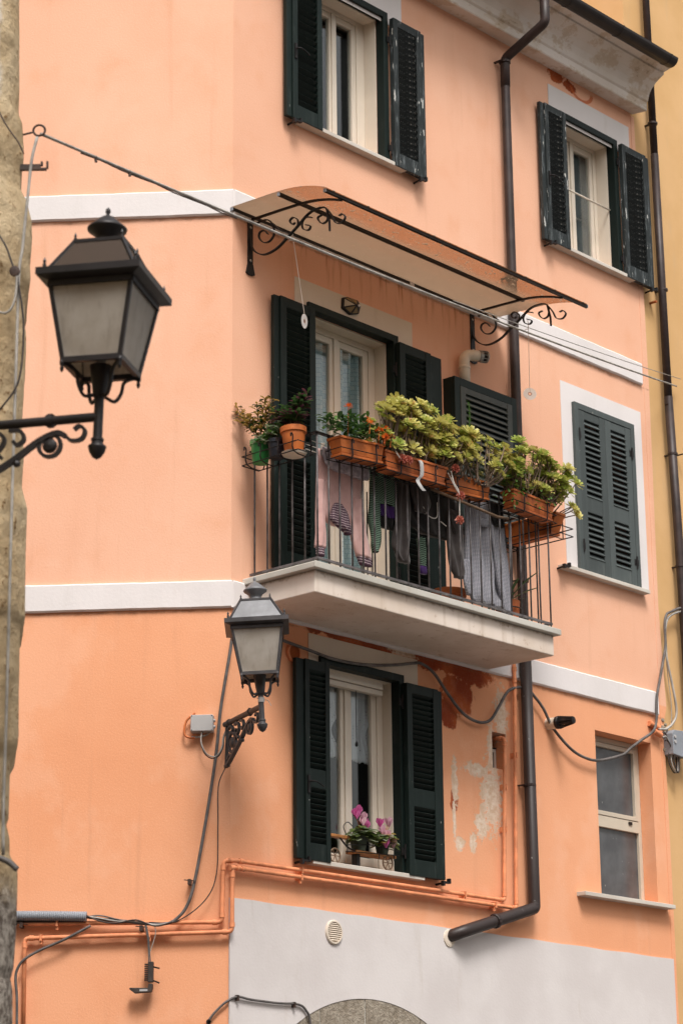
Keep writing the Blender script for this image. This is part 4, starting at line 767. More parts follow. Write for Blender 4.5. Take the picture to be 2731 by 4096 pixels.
root = thing('electrical_box', 'blue grey electrical box at the joint with the ochre house', 'electrical box', FR @ T(V(5.95, 0, 5.9)))
w = MB(); w.prism([V(u, -.02, z) for u, z in ((5.79, 5.93), (5.785, 6.13), (5.81, 6.165), (6.05, 6.18), (6.06, 5.93), (5.96, 5.915))], V(0, .13, 0)); w.build('case', M['boxblue'], parent=root, frame=FR, bevel=.006)
for z in (6.05, 6.10):
    w = MB(); w.lathe([(.016, 0), (.016, .01)], V(5.82, .11, z), 10, Matrix.Rotation(PI / 2, 4, 'X')); w.build('gland', M['boxgrey'], parent=root, frame=FR)
def louvre(name, label, u, z, r, m, n, back):
    root = thing(name, label, 'vent', FR @ T(V(u, .0, z))); Mx = Matrix.Rotation(PI / 2, 4, 'X')
    w = MB(); w.lathe([(r, .002), (r, .024), (r - .006, .03), (r - .016, .03), (r - .018, .01)], V(u, 0, z), 24, Mx); w.build('rim', m, parent=root, frame=FR, smooth='auto')
    w = MB(); w.lathe([(r - .017, .004), (r - .017, .008)], V(u, 0, z), 24, Mx); w.build('backing', M['dark'], parent=root, frame=FR)
    for i in range(n):
        zz = z - r + .024 + (2 * r - .048) * (i + .5) / n; h = math.sqrt(max(0, (r - .018) ** 2 - (zz - z) ** 2)); w = MB(); w.box((-h, -.008, -.0035), (h, .008, .0035)); place(w.mesh('slat', M['terradark'] if m is M['orangepipe'] else m), 'slat', FR @ T(V(u, .02, zz)) @ Matrix.Rotation(-.6, 4, 'X'), root)
louvre('round_vent', 'cream round louvred vent on the white base of the peach house', 1.13, 3.878, .096, M['surround'], 9, True)
louvre('round_vent', 'orange painted round vent beside the top of the lower window', .69, 6.056, .078, M['orangepipe'], 9, True)
root = thing('exhaust_vent', 'white stub pipe with a dark cage cap above the side window', 'vent', FR @ T(V(4.03, 0, 5.97)))
w = MB(); w.tube([V(4.0, -.02, 5.965), V(4.005, .10, 5.965)], .054, 16); w.build('pipe', M['pvc'], parent=root, frame=FR, smooth='auto')
Mx = Matrix.Rotation(PI / 2, 4, 'X')
w = MB(); w.lathe([(.058, .10), (.060, .125), (.052, .135)], V(4.005, 0, 5.965), 16, Mx); w.lathe([(.03, .27), (.032, .28), (.01, .282)], V(4.01, 0, 5.965), 12, Mx); w.lathe([(.03, .1), (.02, .27)], V(4.008, 0, 5.965), 10, Mx)
for i in range(12):
    a = i * PI / 6; w.tube([V(4.005 + .054 * math.cos(a), .13, 5.965 + .054 * math.sin(a)), V(4.01 + .03 * math.cos(a), .275, 5.965 + .03 * math.sin(a))], .0045, 4)
w.build('cage', M['iron'], parent=root, frame=FR)
# boiler cabinet with louvred doors and its flue
root = thing('boiler_cabinet', 'grey green louvred wooden cabinet on the wall behind the succulents', 'cabinet', FR @ T(V(3.07, 0, 7.5)))
w = MB(); cb = 7.5; frame_box(w, 2.645, 3.525, cb, 8.90, .10, .135, .075); w.wbox(2.645, 2.66, 0, .098, cb, 8.90); w.wbox(3.51, 3.525, 0, .098, cb, 8.90); w.wbox(2.66, 3.51, 0, .098, 8.885, 8.90); w.wbox(2.66, 3.51, 0, .098, cb, cb + .015); w.wbox(2.70, 3.47, .04, .05, cb + .02, 8.88)
w.build('case', M['green'], parent=root, frame=FR, bevel=.003)
dr = leaf_shutter(2.722, 3.448, 7.58, 8.822, .108, .142, [(7.66, 8.765, 20)], M['grey'], SHUT, .068, dep=.062, th=.009, parent=root, name='door')
root = thing('flue_pipe', 'cream plastic flue elbow rising out of the louvred cabinet', 'flue', FR @ T(V(2.81, .07, 8.88)))
w = MB(); w.tube(bend([V(2.855, .08, 8.86), V(2.855, .08, 9.17), V(3.0, .13, 9.18)], .10), .05, 16); w.lathe([(.053, 0), (.055, .005), (.055, .02), (.053, .025)], V(2.855, .08, 9.03), 16); w.build('elbow', M['pvc'], parent=root, frame=FR, smooth=True)
Mq = Matrix.Rotation(PI / 2, 4, 'Y') @ I4; d = (V(3.0, .13, 9.18) - V(2.93, .105, 9.178)).normalized(); Mq = d.to_track_quat('Z', 'Y').to_matrix().to_4x4()
w = MB(); w.lathe([(.053, -.005), (.054, .03)], V(3.0, .13, 9.18), 16, Mq); w.lathe([(.05, .07), (.056, .075), (.056, .085), (.045, .09), (.01, .08)], V(3.0, .13, 9.18), 16, Mq)
for i in range(10): w.tube([V(3.0, .13, 9.18) + Mq @ Vector((.052 * math.cos(i * .628), .052 * math.sin(i * .628), .02)), V(3.0, .13, 9.18) + Mq @ Vector((.052 * math.cos(i * .628), .052 * math.sin(i * .628), .075))], .004, 4)
w.build('grille', M['chrome'], parent=root, frame=FR)
w = MB(); w.lathe([(.036, .02), (.036, .07)], V(3.0, .13, 9.18), 12, Mq); w.build('baffle', M['dark'], parent=root, frame=FR)
# faceted solar light over the balcony door
root = thing('wall_light', 'small faceted solar light on the lintel above the balcony door', 'light', FR @ T(V(1.42, 0, 9.22)))
O_ = [(1.309, 9.285), (1.30, 9.19), (1.40, 9.155), (1.505, 9.19), (1.53, 9.265), (1.495, 9.31), (1.36, 9.305)]; Cn = V(1.43, .075, 9.235)
w = MB(); w.prism([V(u, .006, z) for u, z in O_], V(0, .02, 0)); w.build('back_plate', M['iron'], parent=root, frame=FR)
for i in range(7):
    a, b = O_[i], O_[(i + 1) % 7]; pa, pb = V(a[0], .027, a[1]), V(b[0], .027, b[1]); c = (pa + pb + Cn) / 3
    w = MB(); w.add([pa, pb, Cn], [(0, 1, 2)]); w.cur = 1; q = [c + (p - c) * .74 + V(0, .004, 0) for p in (pa, pb, Cn)]; w.add(q, [(0, 1, 2)]); w.build('facet', [M['iron'], M['iron'] if i in (3, 4) else (M['clearlens'] if i == 0 else M['amber'])], parent=root, frame=FR)
w = MB(); w.lathe([(.012, 0), (.008, .008), (.002, .011)], V(1.47, .062, 9.245), 8, Mx); w.build('sensor', M['disc'], parent=root, frame=FR)

# ------------------------------------------------------------------ awning
root = thing('awning', 'smoked plastic door awning on black wrought iron scroll brackets above the balcony', 'awning', FR @ T(V(1.7, .5, 9.5)))
def az(o): return 9.676 - .05 * o - .155 * max(0, o - .45) ** 2 * 1.0 - .22 * max(0, o - .62) ** 2
w = MB(); n = 20; top = [(1.06 * i / n, az(1.06 * i / n) + .017) for i in range(n + 1)]; bot = [(o, z - .006) for o, z in top]
w.grid(lambda i, j: V(-.03 + 3.43 * i, 1.06 * j, az(1.06 * j) + .017), 24, 20); sh = w.build('sheet', M['sheet'], parent=root, frame=FR, smooth=True)
sh.modifiers.new('thick', 'SOLIDIFY').thickness = .005
for o, u0, u1 in ((.02, -.03, 3.28), (.545, -.02, 3.14), (1.035, -.0, 3.43)):
    w = MB(); z = az(o); w.box(V(u0, o - .013, z - .014), V(u1, o + .013, z + .013)); r = w.build('rail', M['iron'], parent=root, frame=FR)
    for u in (u0, u1):
        w = MB(); w.box(V(u - .006, o - .014, z - .015), V(u + .002, o + .014, z + .014)) if u == u0 else w.box(V(u - .002, o - .014, z - .015), V(u + .006, o + .014, z + .014)); w.build('end_cap', M['boxblue'], parent=r, frame=FR)
w = MB()
for i in range(9): w.lathe([(.012, 0), (.012, .006), (.004, .01)], V(.1 + i * .41, 1.035, az(1.035) + .02), 8)
w.build('screws', M['chrome'], parent=root, frame=FR)
BR = dict(main=[(.008, 9.499), (.018, 9.424), (.063, 9.356), (.149, 9.303), (.239, 9.296), (.339, 9.32), (.438, 9.375), (.547, 9.435), (.645, 9.497), (.723, 9.52), (.811, 9.519)],
    curl1=[(.811, 9.519), (.859, 9.497), (.882, 9.432), (.867, 9.383), (.819, 9.375), (.781, 9.41), (.771, 9.443), (.81, 9.451)], curl2=[(.83, 9.515), (.859, 9.499), (.925, 9.411), (.962, 9.339), (1.028, 9.319), (1.067, 9.352), (1.039, 9.391), (1.001, 9.388)],
    circ=[(.078, 9.602), (.149, 9.607), (.22, 9.59), (.265, 9.529), (.28, 9.447), (.23, 9.399), (.159, 9.409), (.109, 9.467), (.119, 9.511), (.169, 9.511), (.21, 9.468)], ss=[(.22, 9.586), (.28, 9.532), (.359, 9.454), (.439, 9.41)],
    d1=[(.547, 9.435), (.547, 9.489), (.498, 9.527), (.459, 9.509), (.488, 9.469), (.518, 9.475)], d2=[(.704, 9.464), (.636, 9.485), (.596, 9.451), (.606, 9.394), (.664, 9.365), (.688, 9.392), (.635, 9.42)])
for u in (.2, 3.075):
    w = MB(); w.wbox(u - .03, u + .03, .001, .010, 9.26, 9.64); w.prism([V(u - .03, .001, 9.262), V(u + .03, .001, 9.262), V(u + .052, .001, 9.175), V(u + .02, .001, 9.16), V(u - .02, .001, 9.16), V(u - .052, .001, 9.175)], V(0, .012, 0)); br = w.build('bracket', M['iron'], parent=root, frame=FR, bevel=.002)
    w = MB(); w.strap(spline([V(u, o, az(o) - .022) for o in (.01, .2, .4, .6, .75, .9, 1.03)], 4), (1, 0, 0), .022, .016); w.build('rib', M['iron'], parent=br, frame=FR)
    for k, L in BR.items():
        w = MB(); w.strap(spline([V(u, o, z) for o, z in L], 5), (1, 0, 0), .026 if k == 'main' else .021, .007 if k != 'main' else .009); w.build('scroll', M['iron'], parent=br, frame=FR)
    w = MB(); w.tube([V(u, .868, 9.482), V(u, .896, 9.367), V(u, .899, 9.286)], .010, 5); w.build('twisted_drop', M['iron'], parent=br, frame=FR)
    for z in (9.29, 9.585):
        w = MB(); w.lathe([(.012, 0), (.012, .004), (.006, .009)], V(u, .010, z), 8, Mx); w.build('bolt', M['chrome'], parent=br, frame=FR)
# silver discs on strings against birds
def disc(label, top, c, nrm):
    root = thing('hanging_disc', label, 'disc', FR @ T(c), 'silver discs hung from the awning')
    Mq = Vector(nrm).to_track_quat('Z', 'Y').to_matrix().to_4x4(); w = MB(); n = 28
    for r0, r1, m in ((.010, .019, 1), (.019, .060, 0)):
        w.cur = m; k = len(w.v); vs = []
        for j in range(n):
            a = 2 * PI * j / n; 
            for r, z in ((r0, .0008), (r1, .0008), (r1, -.0008), (r0, -.0008)): vs.append(c + Mq @ Vector((r * math.cos(a), r * math.sin(a), z)))
        w.add(vs, [(j * 4 + q, j * 4 + (q + 1) % 4, ((j + 1) % n) * 4 + (q + 1) % 4, ((j + 1) % n) * 4 + q) for j in range(n) for q in range(4)])
    w.build('disc', [M['disc'], M['discedge']], parent=root, frame=FR)
    up = Vector((0, 0, 1)); w = MB(); w.tube([top, c + up * .064], .0028, 5); w.tube([c + up * .064, c + Vector((.004, -.003, .013))], .002, 4); w.build('string', M['string'], parent=root, frame=FR)
    w = MB(); w.tube(spline([top + Vector((-.05, 0, -.07)), top + Vector((-.02, 0, -.05)), top + Vector((0, 0, -.045)), top + Vector((.0, 0, .02)), top + Vector((-.012, 0, .035))], 4), .003, 5); w.build('knot', M['string'], parent=root, frame=FR)
disc('silver disc seen edge on, hanging from the left awning bracket before the shutter', V(.293, .4, 9.43), V(.428, .4, 8.715), FR.inverted().to_3x3() @ Vector((1, -.42, -.1)))
disc('silver disc facing the street, hanging from the right awning bracket by the downpipe', V(3.395, .4, 9.525), V(3.384, .4, 8.85), FR.inverted().to_3x3() @ Vector((.1, -1, .12)))

# ------------------------------------------------------------------ curtains
def curtain(label, u0, u1, z0, z1, o, m, folds, amp=.018, pinch=None, ruffle=0):
    w = MB()
    def fn(i, j):
        z = z1 + (z0 - z1) * j; a, b = u0, u1
        if pinch:
            k = math.exp(-((j - pinch[0]) / .18) ** 2); side = pinch[1]; b = b - k * (u1 - u0) * .28 if side > 0 else b; a = a + k * (u1 - u0) * .28 if side < 0 else a
        u = a + (b - a) * i
        return V(u, o + amp * math.sin(i * folds * 2 * PI + .7 * math.sin(j * 3)) + .006 * math.sin(j * 9 + i * 5), z + ruffle * math.sin(i * 40) * (j > .95))
    w.grid(fn, 40, 24); ob = w.build('curtain', m, frame=FR, smooth=True); ob.modifiers.new('thick', 'SOLIDIFY').thickness = .003; return tag(ob, label, 'curtain')
curtain('printed blue grey curtain behind the left pane of the balcony door', 1.02, 1.40, 6.62, 8.96, -.245, M['printed'], 3, .02)
curtain('printed blue grey curtain behind the right pane of the balcony door', 1.52, 1.80, 6.62, 8.98, -.245, M['printed'], 2.5, .02)
curtain('dotted lace half curtain tied back behind the right pane of the lower window', 1.60, 1.91, 5.34, 5.94, -.222, M['lace'], 4, .012, (.62, 1), .008)
curtain('dotted lace half curtain tied back behind the left pane of the lower window', 1.15, 1.47, 5.34, 5.94, -.222, M['lace'], 4, .012, (.62, 1), .008)
curtain('pale blue net curtain behind the left pane of the top left window', 1.16, 1.36, 10.82, 12.0, -.29, M['net'], 3, .012)
curtain('narrow strip of pale net curtain behind the right pane of the top left window', 1.50, 1.585, 10.82, 12.02, -.29, M['net'], 2, .012)
curtain('grey net curtain filling the top right window', 4.75, 5.38, 10.8, 12.06, -.27, mat('grey net', (.15, .155, .16), .9, .3, 3), 6, .014)

# ------------------------------------------------------------------ planters and plants
def planter(label, u0, u1, o0, o1, zt, m, h=.18, axis='u'):
    root = thing('planter', label, 'planter', FR @ T(V((u0 + u1) / 2, (o0 + o1) / 2, zt - h)), 'terracotta window boxes on the balcony rail')
    cu, co = (u0 + u1) / 2, (o0 + o1) / 2; a, b = (u1 - u0) / 2, (o1 - o0) / 2; k = .82 if axis == 'u' else .9
    w = MB(); w.frustum(a * .93, zt - h, a, zt - .022, (cu, -co), b * .78, b); w.build('trough', m, parent=root, frame=FR, bevel=.006)
    w = MB(); w.box((cu - a - .008, -co - b - .008, zt - .022), (cu + a + .008, -co + b + .008, zt)); w.build('rim', m, parent=root, frame=FR, bevel=.005)
    w = MB(); w.box((cu - a + .012, -co - b + .012, zt), (cu + a - .012, -co + b - .012, zt + .004)); w.build('soil', M['soil'], parent=root, frame=FR)
    w = MB(); w.box((cu - a * .93 - .006, -co - b * .78 - .008, zt - h - .022), (cu + a * .93 + .006, -co + b * .78 + .008, zt - h - .001)); w.build('drip_tray', m, parent=root, frame=FR, bevel=.004)
    return root
def holder(label, u0, u1, o0, o1, zt, h=.2):
    w = MB(); r = .0045; z0, z1 = zt - h - .012, zt - .04; e = .012
    for z in (z0, z0 + .07): w.tube([V(u0 - e, o0 - e, z), V(u1 + e, o0 - e, z), V(u1 + e, o1 + e, z), V(u0 - e, o1 + e, z), V(u0 - e, o0 - e, z)], r, 5)
    for f in (.2, .5, .8):
        u = u0 + (u1 - u0) * f; w.strap([V(u, o0 - e, z0), V(u, o1 + e, z0)], (1, 0, 0), .012, .004)
    for f in (.22, .78):
        u = u0 + (u1 - u0) * f; w.strap(spline([V(u, o0 - e - .02, z1 + .05), V(u, o0 - e - .03, z1 + .0), V(u, o0 - e, z0), V(u, (o0 + o1) / 2, z0 - .003), V(u, o1 + e, z0), V(u, o1 + e + .006, z1), V(u, o1 + e + .024, z1 + .01), V(u, o1 + e + .026, z1 - .02)], 4), (1, 0, 0), .013, .004)
    w.tube([V(u0 - e, o0 - e, z0), V(u0 - e, o0 - e, z0 + .07)], r, 5)
    o = w.build('planter_holder', M['iron'], frame=FR); return tag(o, label, 'planter holder', 'black wire holders for the window boxes')
PO = (.765, .90)
BX = [(.31, .82, 7.61, 'terracotta', 'short orange window box with red kalanchoe at the left front of the balcony rail'), (.83, 1.595, 7.61, 'terradark', 'long terracotta window box with tall yellow green succulents and a white strap'), (1.69, 2.27, 7.645, 'terracotta', 'middle terracotta window box with rosemary and straggling stems'), (2.46, 3.02, 7.63, 'terradark', 'terracotta window box with bushy green succulents near the right front corner')]
for k, ((u0, u1, zt, m, l), q) in enumerate(zip(BX, ('leftmost on the front rail', 'with a white strap, second from the left', 'over the wooden pole, third from the left', 'at the right front corner'))):
    oo = (.69, .81) if k == 2 else PO
    tl = Matrix.Rotation(math.radians((-4.5, -1.8, -4, 2)[k]), 4, 'Y')                # each box hangs a little crooked
    for ob in (planter(l, u0, u1, *oo, zt, M[m], .135), holder('black iron wire window box holder ' + q, u0, u1, *oo, zt, .16)): ob.matrix_basis = ob.matrix_basis @ tl
planter('terracotta window box hung on the right side rail of the balcony', 3.17, 3.30, .20, .80, 7.61, M['terracotta'], .165, 'o'); 
w = MB(); 
for z in (7.40, 7.47): w.tube([V(3.155, .15, z), V(3.33, .15, z), V(3.33, .86, z), V(3.155, .86, z), V(3.155, .15, z)], .0055, 5)
for o in (.25, .75): w.tube([V(3.14, o, 7.62), V(3.155, o, 7.47), V(3.155, o, 7.40), V(3.33, o, 7.40), V(3.33, o, 7.58)], .0055, 5)
tag(w.build('planter_holder', M['iron'], frame=FR), 'black iron wire basket under the box on the right side rail', 'planter holder', 'black wire holders for the window boxes')

def leaf_v(w, base, d, up, L, W, cup=.15, curl=.2, n=3, mi=0, tip=.42):   # one leaf: obovate strip with a keel
    d = d.normalized(); sd = d.cross(up)
    if sd.length < 1e-4: sd = d.orthogonal()
    sd.normalize(); nn = sd.cross(d); o = []
    for i in range(n + 1):
        t = i / n; wd = W * (.25 + 1.9 * t * t * (1.45 - t)) * (1 if t < .95 else tip) / 2; c = base + d * (L * t) + nn * (curl * L * t * t)
        o += [c - sd * wd + nn * cup * wd, c, c + sd * wd + nn * cup * wd]
    w.cur = mi; w.add(o, [f for i in range(n) for f in ((i * 3, i * 3 + 1, i * 3 + 4, i * 3 + 3), (i * 3 + 1, i * 3 + 2, i * 3 + 5, i * 3 + 4))]); w.cur = 0
def rosette_mesh(mats, rad=.055, seed=0, layers=((7, .05, 1), (8, .45, .92), (6, .85, .72), (4, 1.2, .5))):
    rnd = random.Random(seed); w = MB()
    for n, el, s in layers:
        off = rnd.random() * 6
        for k in range(n):
            a = off + 2 * PI * k / n + rnd.uniform(-.2, .2); e = el + rnd.uniform(-.15, .15); d = Vector((math.cos(a) * math.cos(e), math.sin(a) * math.cos(e), math.sin(e)))
            leaf_v(w, Vector((0, 0, 0)) + d * .006, d, Vector((0, 0, 1)), rad * s * rnd.uniform(.85, 1.1), rad * s * .50, .30, .10, 4, 1 if rnd.random() < .14 else 0, .62)
    return w.mesh('rosette', mats, True)
ROS = [rosette_mesh([M['succ'], M['succedge']], .066, s) for s in range(5)]; ROS2 = [rosette_mesh([M['succ2'], M['succ']], .064, s + 9) for s in range(4)]
def basis(d): return Vector(d).to_track_quat('Z', 'Y').to_matrix().to_4x4()
def succulent(label, rootu, tips, ros, o=.83, zt=7.61, seed=1, sc=1.0):
    """woody branching stems out of the box, each ending in a rosette"""
    rnd = random.Random(seed); root = thing('succulent_plant', label, 'plant', FR @ T(V(sum(rootu) / 2, o, zt)))
    w = MB()
    for (u, oo, z) in tips:
        b = V(min(max(u + rnd.uniform(-.12, .12), rootu[0] + .03), rootu[1] - .03), o + rnd.uniform(-.03, .03), zt - .01); t = V(u, oo, z); mid = b.lerp(t, .5) + Vector((rnd.uniform(-.06, .06), rnd.uniform(-.03, .03), rnd.uniform(-.05, .0)))
        P = spline([b, b.lerp(mid, .55) + Vector((rnd.uniform(-.03, .03), 0, -.01)), mid, mid.lerp(t, .6) + Vector((rnd.uniform(-.02, .02), 0, 0)), t], 3); w.tube(P, lambda q: .0075 - .003 * q, 5)
        d = (t - mid).normalized() * .5 + Vector((rnd.uniform(-.5, .5), rnd.uniform(-1.1, 0), .6))
        ob = place(rnd.choice(ros if rnd.random() < .68 else (ROS2 if ros is ROS else ROS)), 'rosette', FR @ T(t) @ basis(d) @ Matrix.Rotation(rnd.random() * 6, 4, 'Z') @ Matrix.Scale(sc * rnd.uniform(.6, 1.3), 4), root)
    w.build('stem', M['bark'], parent=root, frame=FR, smooth=True); return root
def fill(n, seed, f):
    rnd = random.Random(seed); out = []
    for i in range(n): out.append(f(rnd))
    return out
def f2(r):
    u = r.uniform(.80, 1.93); top = 7.86 + .24 * math.sin(min(1, (u - .7) / .45) * PI / 2) - .16 * max(0, (u - 1.45) / .5); lo = 7.64 + .10 * max(0, (u - 1.1)); return (u, r.uniform(.74, .97), r.uniform(lo, top))
tips = fill(135, 3, f2) + [(1.02, .85, 8.07), (1.34, .87, 8.10), (1.42, .85, 8.06), (1.18, .85, 8.02), (.84, .9, 7.93), (1.75, .85, 8.0), (1.84, .86, 7.97)]
succulent('tall straggling yellow green succulent filling the long second window box', (.83, 1.595), tips, ROS, seed=4)
def f3(r): return (r.uniform(1.75, 2.40), r.uniform(.74, .95), r.uniform(7.66, 7.96) + .06)
succulent('sparse leggy succulent in the middle window box beside the rosemary', (1.605, 2.19), fill(36, 5, f3) + [(2.2, .85, 8.02), (2.1, .86, 8.0), (2.43, .85, 7.98), (2.5, .83, 7.9), (2.3, .9, 7.72)], ROS, seed=6, sc=.85)
def f4(r):
    u = r.uniform(2.42, 3.18); return (u, r.uniform(.72, .98), r.uniform(7.68, 8.06 - .18 * abs(u - 2.78) * 1.6))
succulent('bushy bright green succulent in the window box near the right front corner', (2.46, 3.02), fill(120, 7, f4) + [(2.62, .85, 8.1), (2.70, .85, 8.06), (2.95, .9, 8.0), (3.2, .85, 7.98), (3.24, .8, 7.9)], ROS2, zt=7.63, seed=8)
succulent('trailing succulent leaning out of the box on the right side rail', (3.17, 3.30), [(3.22, .78, 7.73), (3.30, .7, 7.76), (3.36, .72, 7.82), (3.42, .75, 7.88), (3.45, .78, 7.72), (3.40, .8, 7.70), (3.30, .86, 7.80), (3.48, .8, 7.93), (3.37, .85, 7.66), (3.44, .82, 7.63)], ROS2, o=.6, seed=10, sc=.95)
# rosemary, upright sprig and dusty bush in the middle box
def needles(w, P, n, L, rnd, mi=0):
    for i in range(n):
        t = .15 + .85 * i / n; k = t * (len(P) - 1); a = P[int(k)].lerp(P[min(int(k) + 1, len(P) - 1)], k - int(k)); an = i * 2.4; d = Vector((math.cos(an), math.sin(an), .7))
        leaf_v(w, a, d, Vector((0, 0, 1)), L * (1.2 - .6 * t), .006, 0, .1, 1, mi)
root = thing('rosemary_plant', 'dusty rosemary bush with one tall green sprig in the middle window box', 'plant', FR @ T(V(1.95, .83, 7.6))); rnd = random.Random(3); w = MB()
for i in range(26):
    b = V(rnd.uniform(1.72, 2.16), .83, 7.60); t = b + Vector((rnd.uniform(-.14, .16), rnd.uniform(-.12, .05), rnd.uniform(.14, .30))); needles(w, spline([b, b.lerp(t, .5) + Vector((0, 0, .02)), t], 4), 34, .032, rnd)
w.build('foliage', M['rosemary'], parent=root, frame=FR)
w = MB(); P = spline([V(1.93, .82, 7.75), V(1.97, .82, 8.0), V(2.0, .82, 8.16), V(1.99, .82, 8.31)], 6); needles(w, P, 120, .045, rnd); w.tube(P, .004, 5); w.build('sprig', M['leafmid'], parent=root, frame=FR)
w = MB(); P = spline([V(2.38, .82, 7.75), V(2.42, .82, 7.95), V(2.44, .82, 8.08)], 6); needles(w, P, 50, .03, rnd); w.tube(P, .003, 5); w.build('sprig', M['leafmid'], parent=root, frame=FR)
# leafy plant spilling from the right box
root = thing('leafy_plant', 'fresh green fern like plant spilling over the left end of the corner box', 'plant', FR @ T(V(2.5, .85, 7.6))); w = MB()
for i in range(70):
    b = V(rnd.uniform(2.32, 2.62), rnd.uniform(.80, .96), rnd.uniform(7.50, 7.86)); d = Vector((rnd.uniform(-1, 1), rnd.uniform(-1, .2), rnd.uniform(-.5, .6))); leaf_v(w, b, d, Vector((0, 0, 1)), rnd.uniform(.035, .07), .026, .2, -.3, 3)
for i in range(26):
    b = V(rnd.uniform(2.7, 2.98), rnd.uniform(.88, .97), rnd.uniform(7.55, 7.7)); d = Vector((rnd.uniform(-1, 1), -1, rnd.uniform(-.7, .3))); leaf_v(w, b, d, Vector((0, 0, 1)), rnd.uniform(.03, .06), .024, .2, -.3, 3)
w.build('foliage', M['leafmid'], parent=root, frame=FR, smooth=True)
# kalanchoe
root = thing('kalanchoe_plant', 'dark leaved kalanchoe with orange red flower heads in the left window box', 'plant', FR @ T(V(.53, .83, 7.6)))
w = MB(); heads = [(.44, .86, 7.86), (.64, .88, 7.79), (.70, .95, 7.70), (.80, .93, 7.74), (.76, .96, 7.66), (.84, .95, 7.68), (.73, .98, 7.64), (.58, .96, 7.73)]
for i in range(330):
    u = rnd.gauss(.50, .19); u = min(max(u, .22), .84); b = V(u, rnd.uniform(.74, .96), rnd.uniform(7.60, 7.80 - .14 * abs(u - .5))); d = Vector((rnd.uniform(-1, 1), rnd.uniform(-1, .6), rnd.uniform(-.1, .9))); leaf_v(w, b, d, Vector((0, 0, 1)), rnd.uniform(.04, .065), .044, .3, -.2, 2, rnd.choice((0, 0, 1)))
w.build('foliage', [M['leafdark'], M['leafmid']], parent=root, frame=FR, smooth=True)
for k, (u, o, z) in enumerate(heads):
    w = MB(); w.tube([V(u - .01, o, 7.6), V(u, o, z)], .003, 5)
    for i in range(34):
        d = Vector((rnd.uniform(-1, 1), rnd.uniform(-1, 1), rnd.uniform(-.2, 1))).normalized(); leaf_v(w, V(u, o, z) + d * .014 + Vector((0, 0, .004)), d, Vector((0, 0, 1)), .024, .022, .2, 0, 1)
    w.build('flower_head', M['orangeflower'], parent=root, frame=FR)
# pots hung outside the left side rail
def pot(name, label, c, r, h, m, tilt=0, saucer=False):
    root = thing(name, label, 'flower pot', FR @ T(c)); F = FR @ T(c) @ Matrix.Rotation(tilt, 4, 'X')
    w = MB(); w.lathe([(r * .72, 0), (r * .74, .004), (r * .96, h * .80), (r * 1.06, h * .80), (r * 1.08, h), (r * .98, h), (r * .94, h * .9)], n=20); w.build('pot', m, parent=root, frame=F, smooth='auto')
    w = MB(); w.lathe([(r * .94, h * .88), (r * .94, h * .9)], n=16); w.build('soil', M['soil'], parent=root, frame=F)
    if saucer: w = MB(); w.lathe([(r * .9, -.016), (r * 1.02, .004), (r * 1.04, .004), (r * .9, -.012)], n=20); w.build('saucer', M['pvc'], parent=root, frame=F, smooth='auto')
    return root
pot('flower_pot', 'bright green plastic flower pot leaning at the wall end of the balcony rail', V(.085, .235, 7.452), .085, .185, M['greenpot'], .05)
pot('flower_pot', 'dark plastic flower pot between the green and the orange pot', V(.085, .415, 7.455), .075, .15, M['darkpot'])
pot('flower_pot', 'orange terracotta flower pot on a pale saucer at the left rail', V(.085, .605, 7.452), .098, .21, M['terracotta'], -.04, True)
w = MB(); 
for z in (7.44, 7.515): w.tube([V(-.005, .12, z), V(.18, .12, z), V(.18, .73, z), V(-.005, .73, z), V(-.005, .12, z)], .005, 5)
for o in (.17, .33, .52, .68): w.strap(spline([V(.19, o, 7.62), V(.185, o, 7.44), V(0, o, 7.44), V(-.008, o, 7.56), V(-.03, o, 7.58), V(-.03, o, 7.55)], 3), (0, 1, 0), .012, .004)
tag(w.build('planter_holder', M['iron'], frame=FR), 'black iron shelf holding three pots outside the left side rail', 'planter holder')
def sprays(name, label, c, specs, m, seed, L=.06, W=.022, part='foliage'):
    rnd = random.Random(seed); root = thing(name, label, 'plant', FR @ T(c)); w = MB(); s = MB()
    for (du, do, dz) in specs:
        t = c + V(du, do, dz); P = spline([c + V(rnd.uniform(-.03, .03), rnd.uniform(-.03, .03), 0), c.lerp(t, .5) + Vector((0, 0, .03)), t], 5); s.tube(P, .0035, 5)
        for i in range(3, len(P)):
            for k in range(5):
                a = rnd.random() * 6.3; leaf_v(w, P[i], Vector((math.cos(a), math.sin(a), rnd.uniform(.0, 1.0))), Vector((0, 0, 1)), L * rnd.uniform(.7, 1.15), W, .15, -.25, 3, 1 if rnd.random() < .35 else 0)
    w.build(part, m, parent=root, frame=FR, smooth=True); s.build('stem', M['bark'], parent=root, frame=FR); return root
sprays('bronze_plant', 'bronze and yellow leaved shrub leaning out of the green pot', V(.085, .235, 7.62), [(-.04, -.22, .30), (-.03, -.12, .24), (0, -.04, .34), (.02, .05, .30), (-.06, -.16, .20), (.03, .1, .36), (0, .02, .2), (.05, .12, .24), (-.03, -.24, .36), (.03, .02, .38)], [M['croton'], M['leafdark']], 2, .062, .024)
sprays('variegated_plant', 'grey green small leaved plant bushing over the dark pot', V(.07, .40, 7.58), [(-.06, -.1, .06), (0, -.04, .10), (.04, .05, .12), (-.08, .04, .05), (-.03, .1, .09), (-.07, -.03, .0), (0, .1, .15), (-.05, .0, .12), (-.08, -.12, .02)], [M['leafgrey'], M['leafmid']], 4, .05, .028)
sprays('purple_plant', 'purple and green wandering plant in the orange pot', V(.085, .60, 7.65), [(-.04, -.14, .16), (0, -.06, .20), (.02, .05, .26), (0, .1, .20), (-.05, .1, .1), (.03, -.16, .12), (-.06, 0, .1), (0, .03, .16), (0, -.2, .08), (.03, .12, .28)], [M['leafdark'], M['purple']], 6, .085, .032)
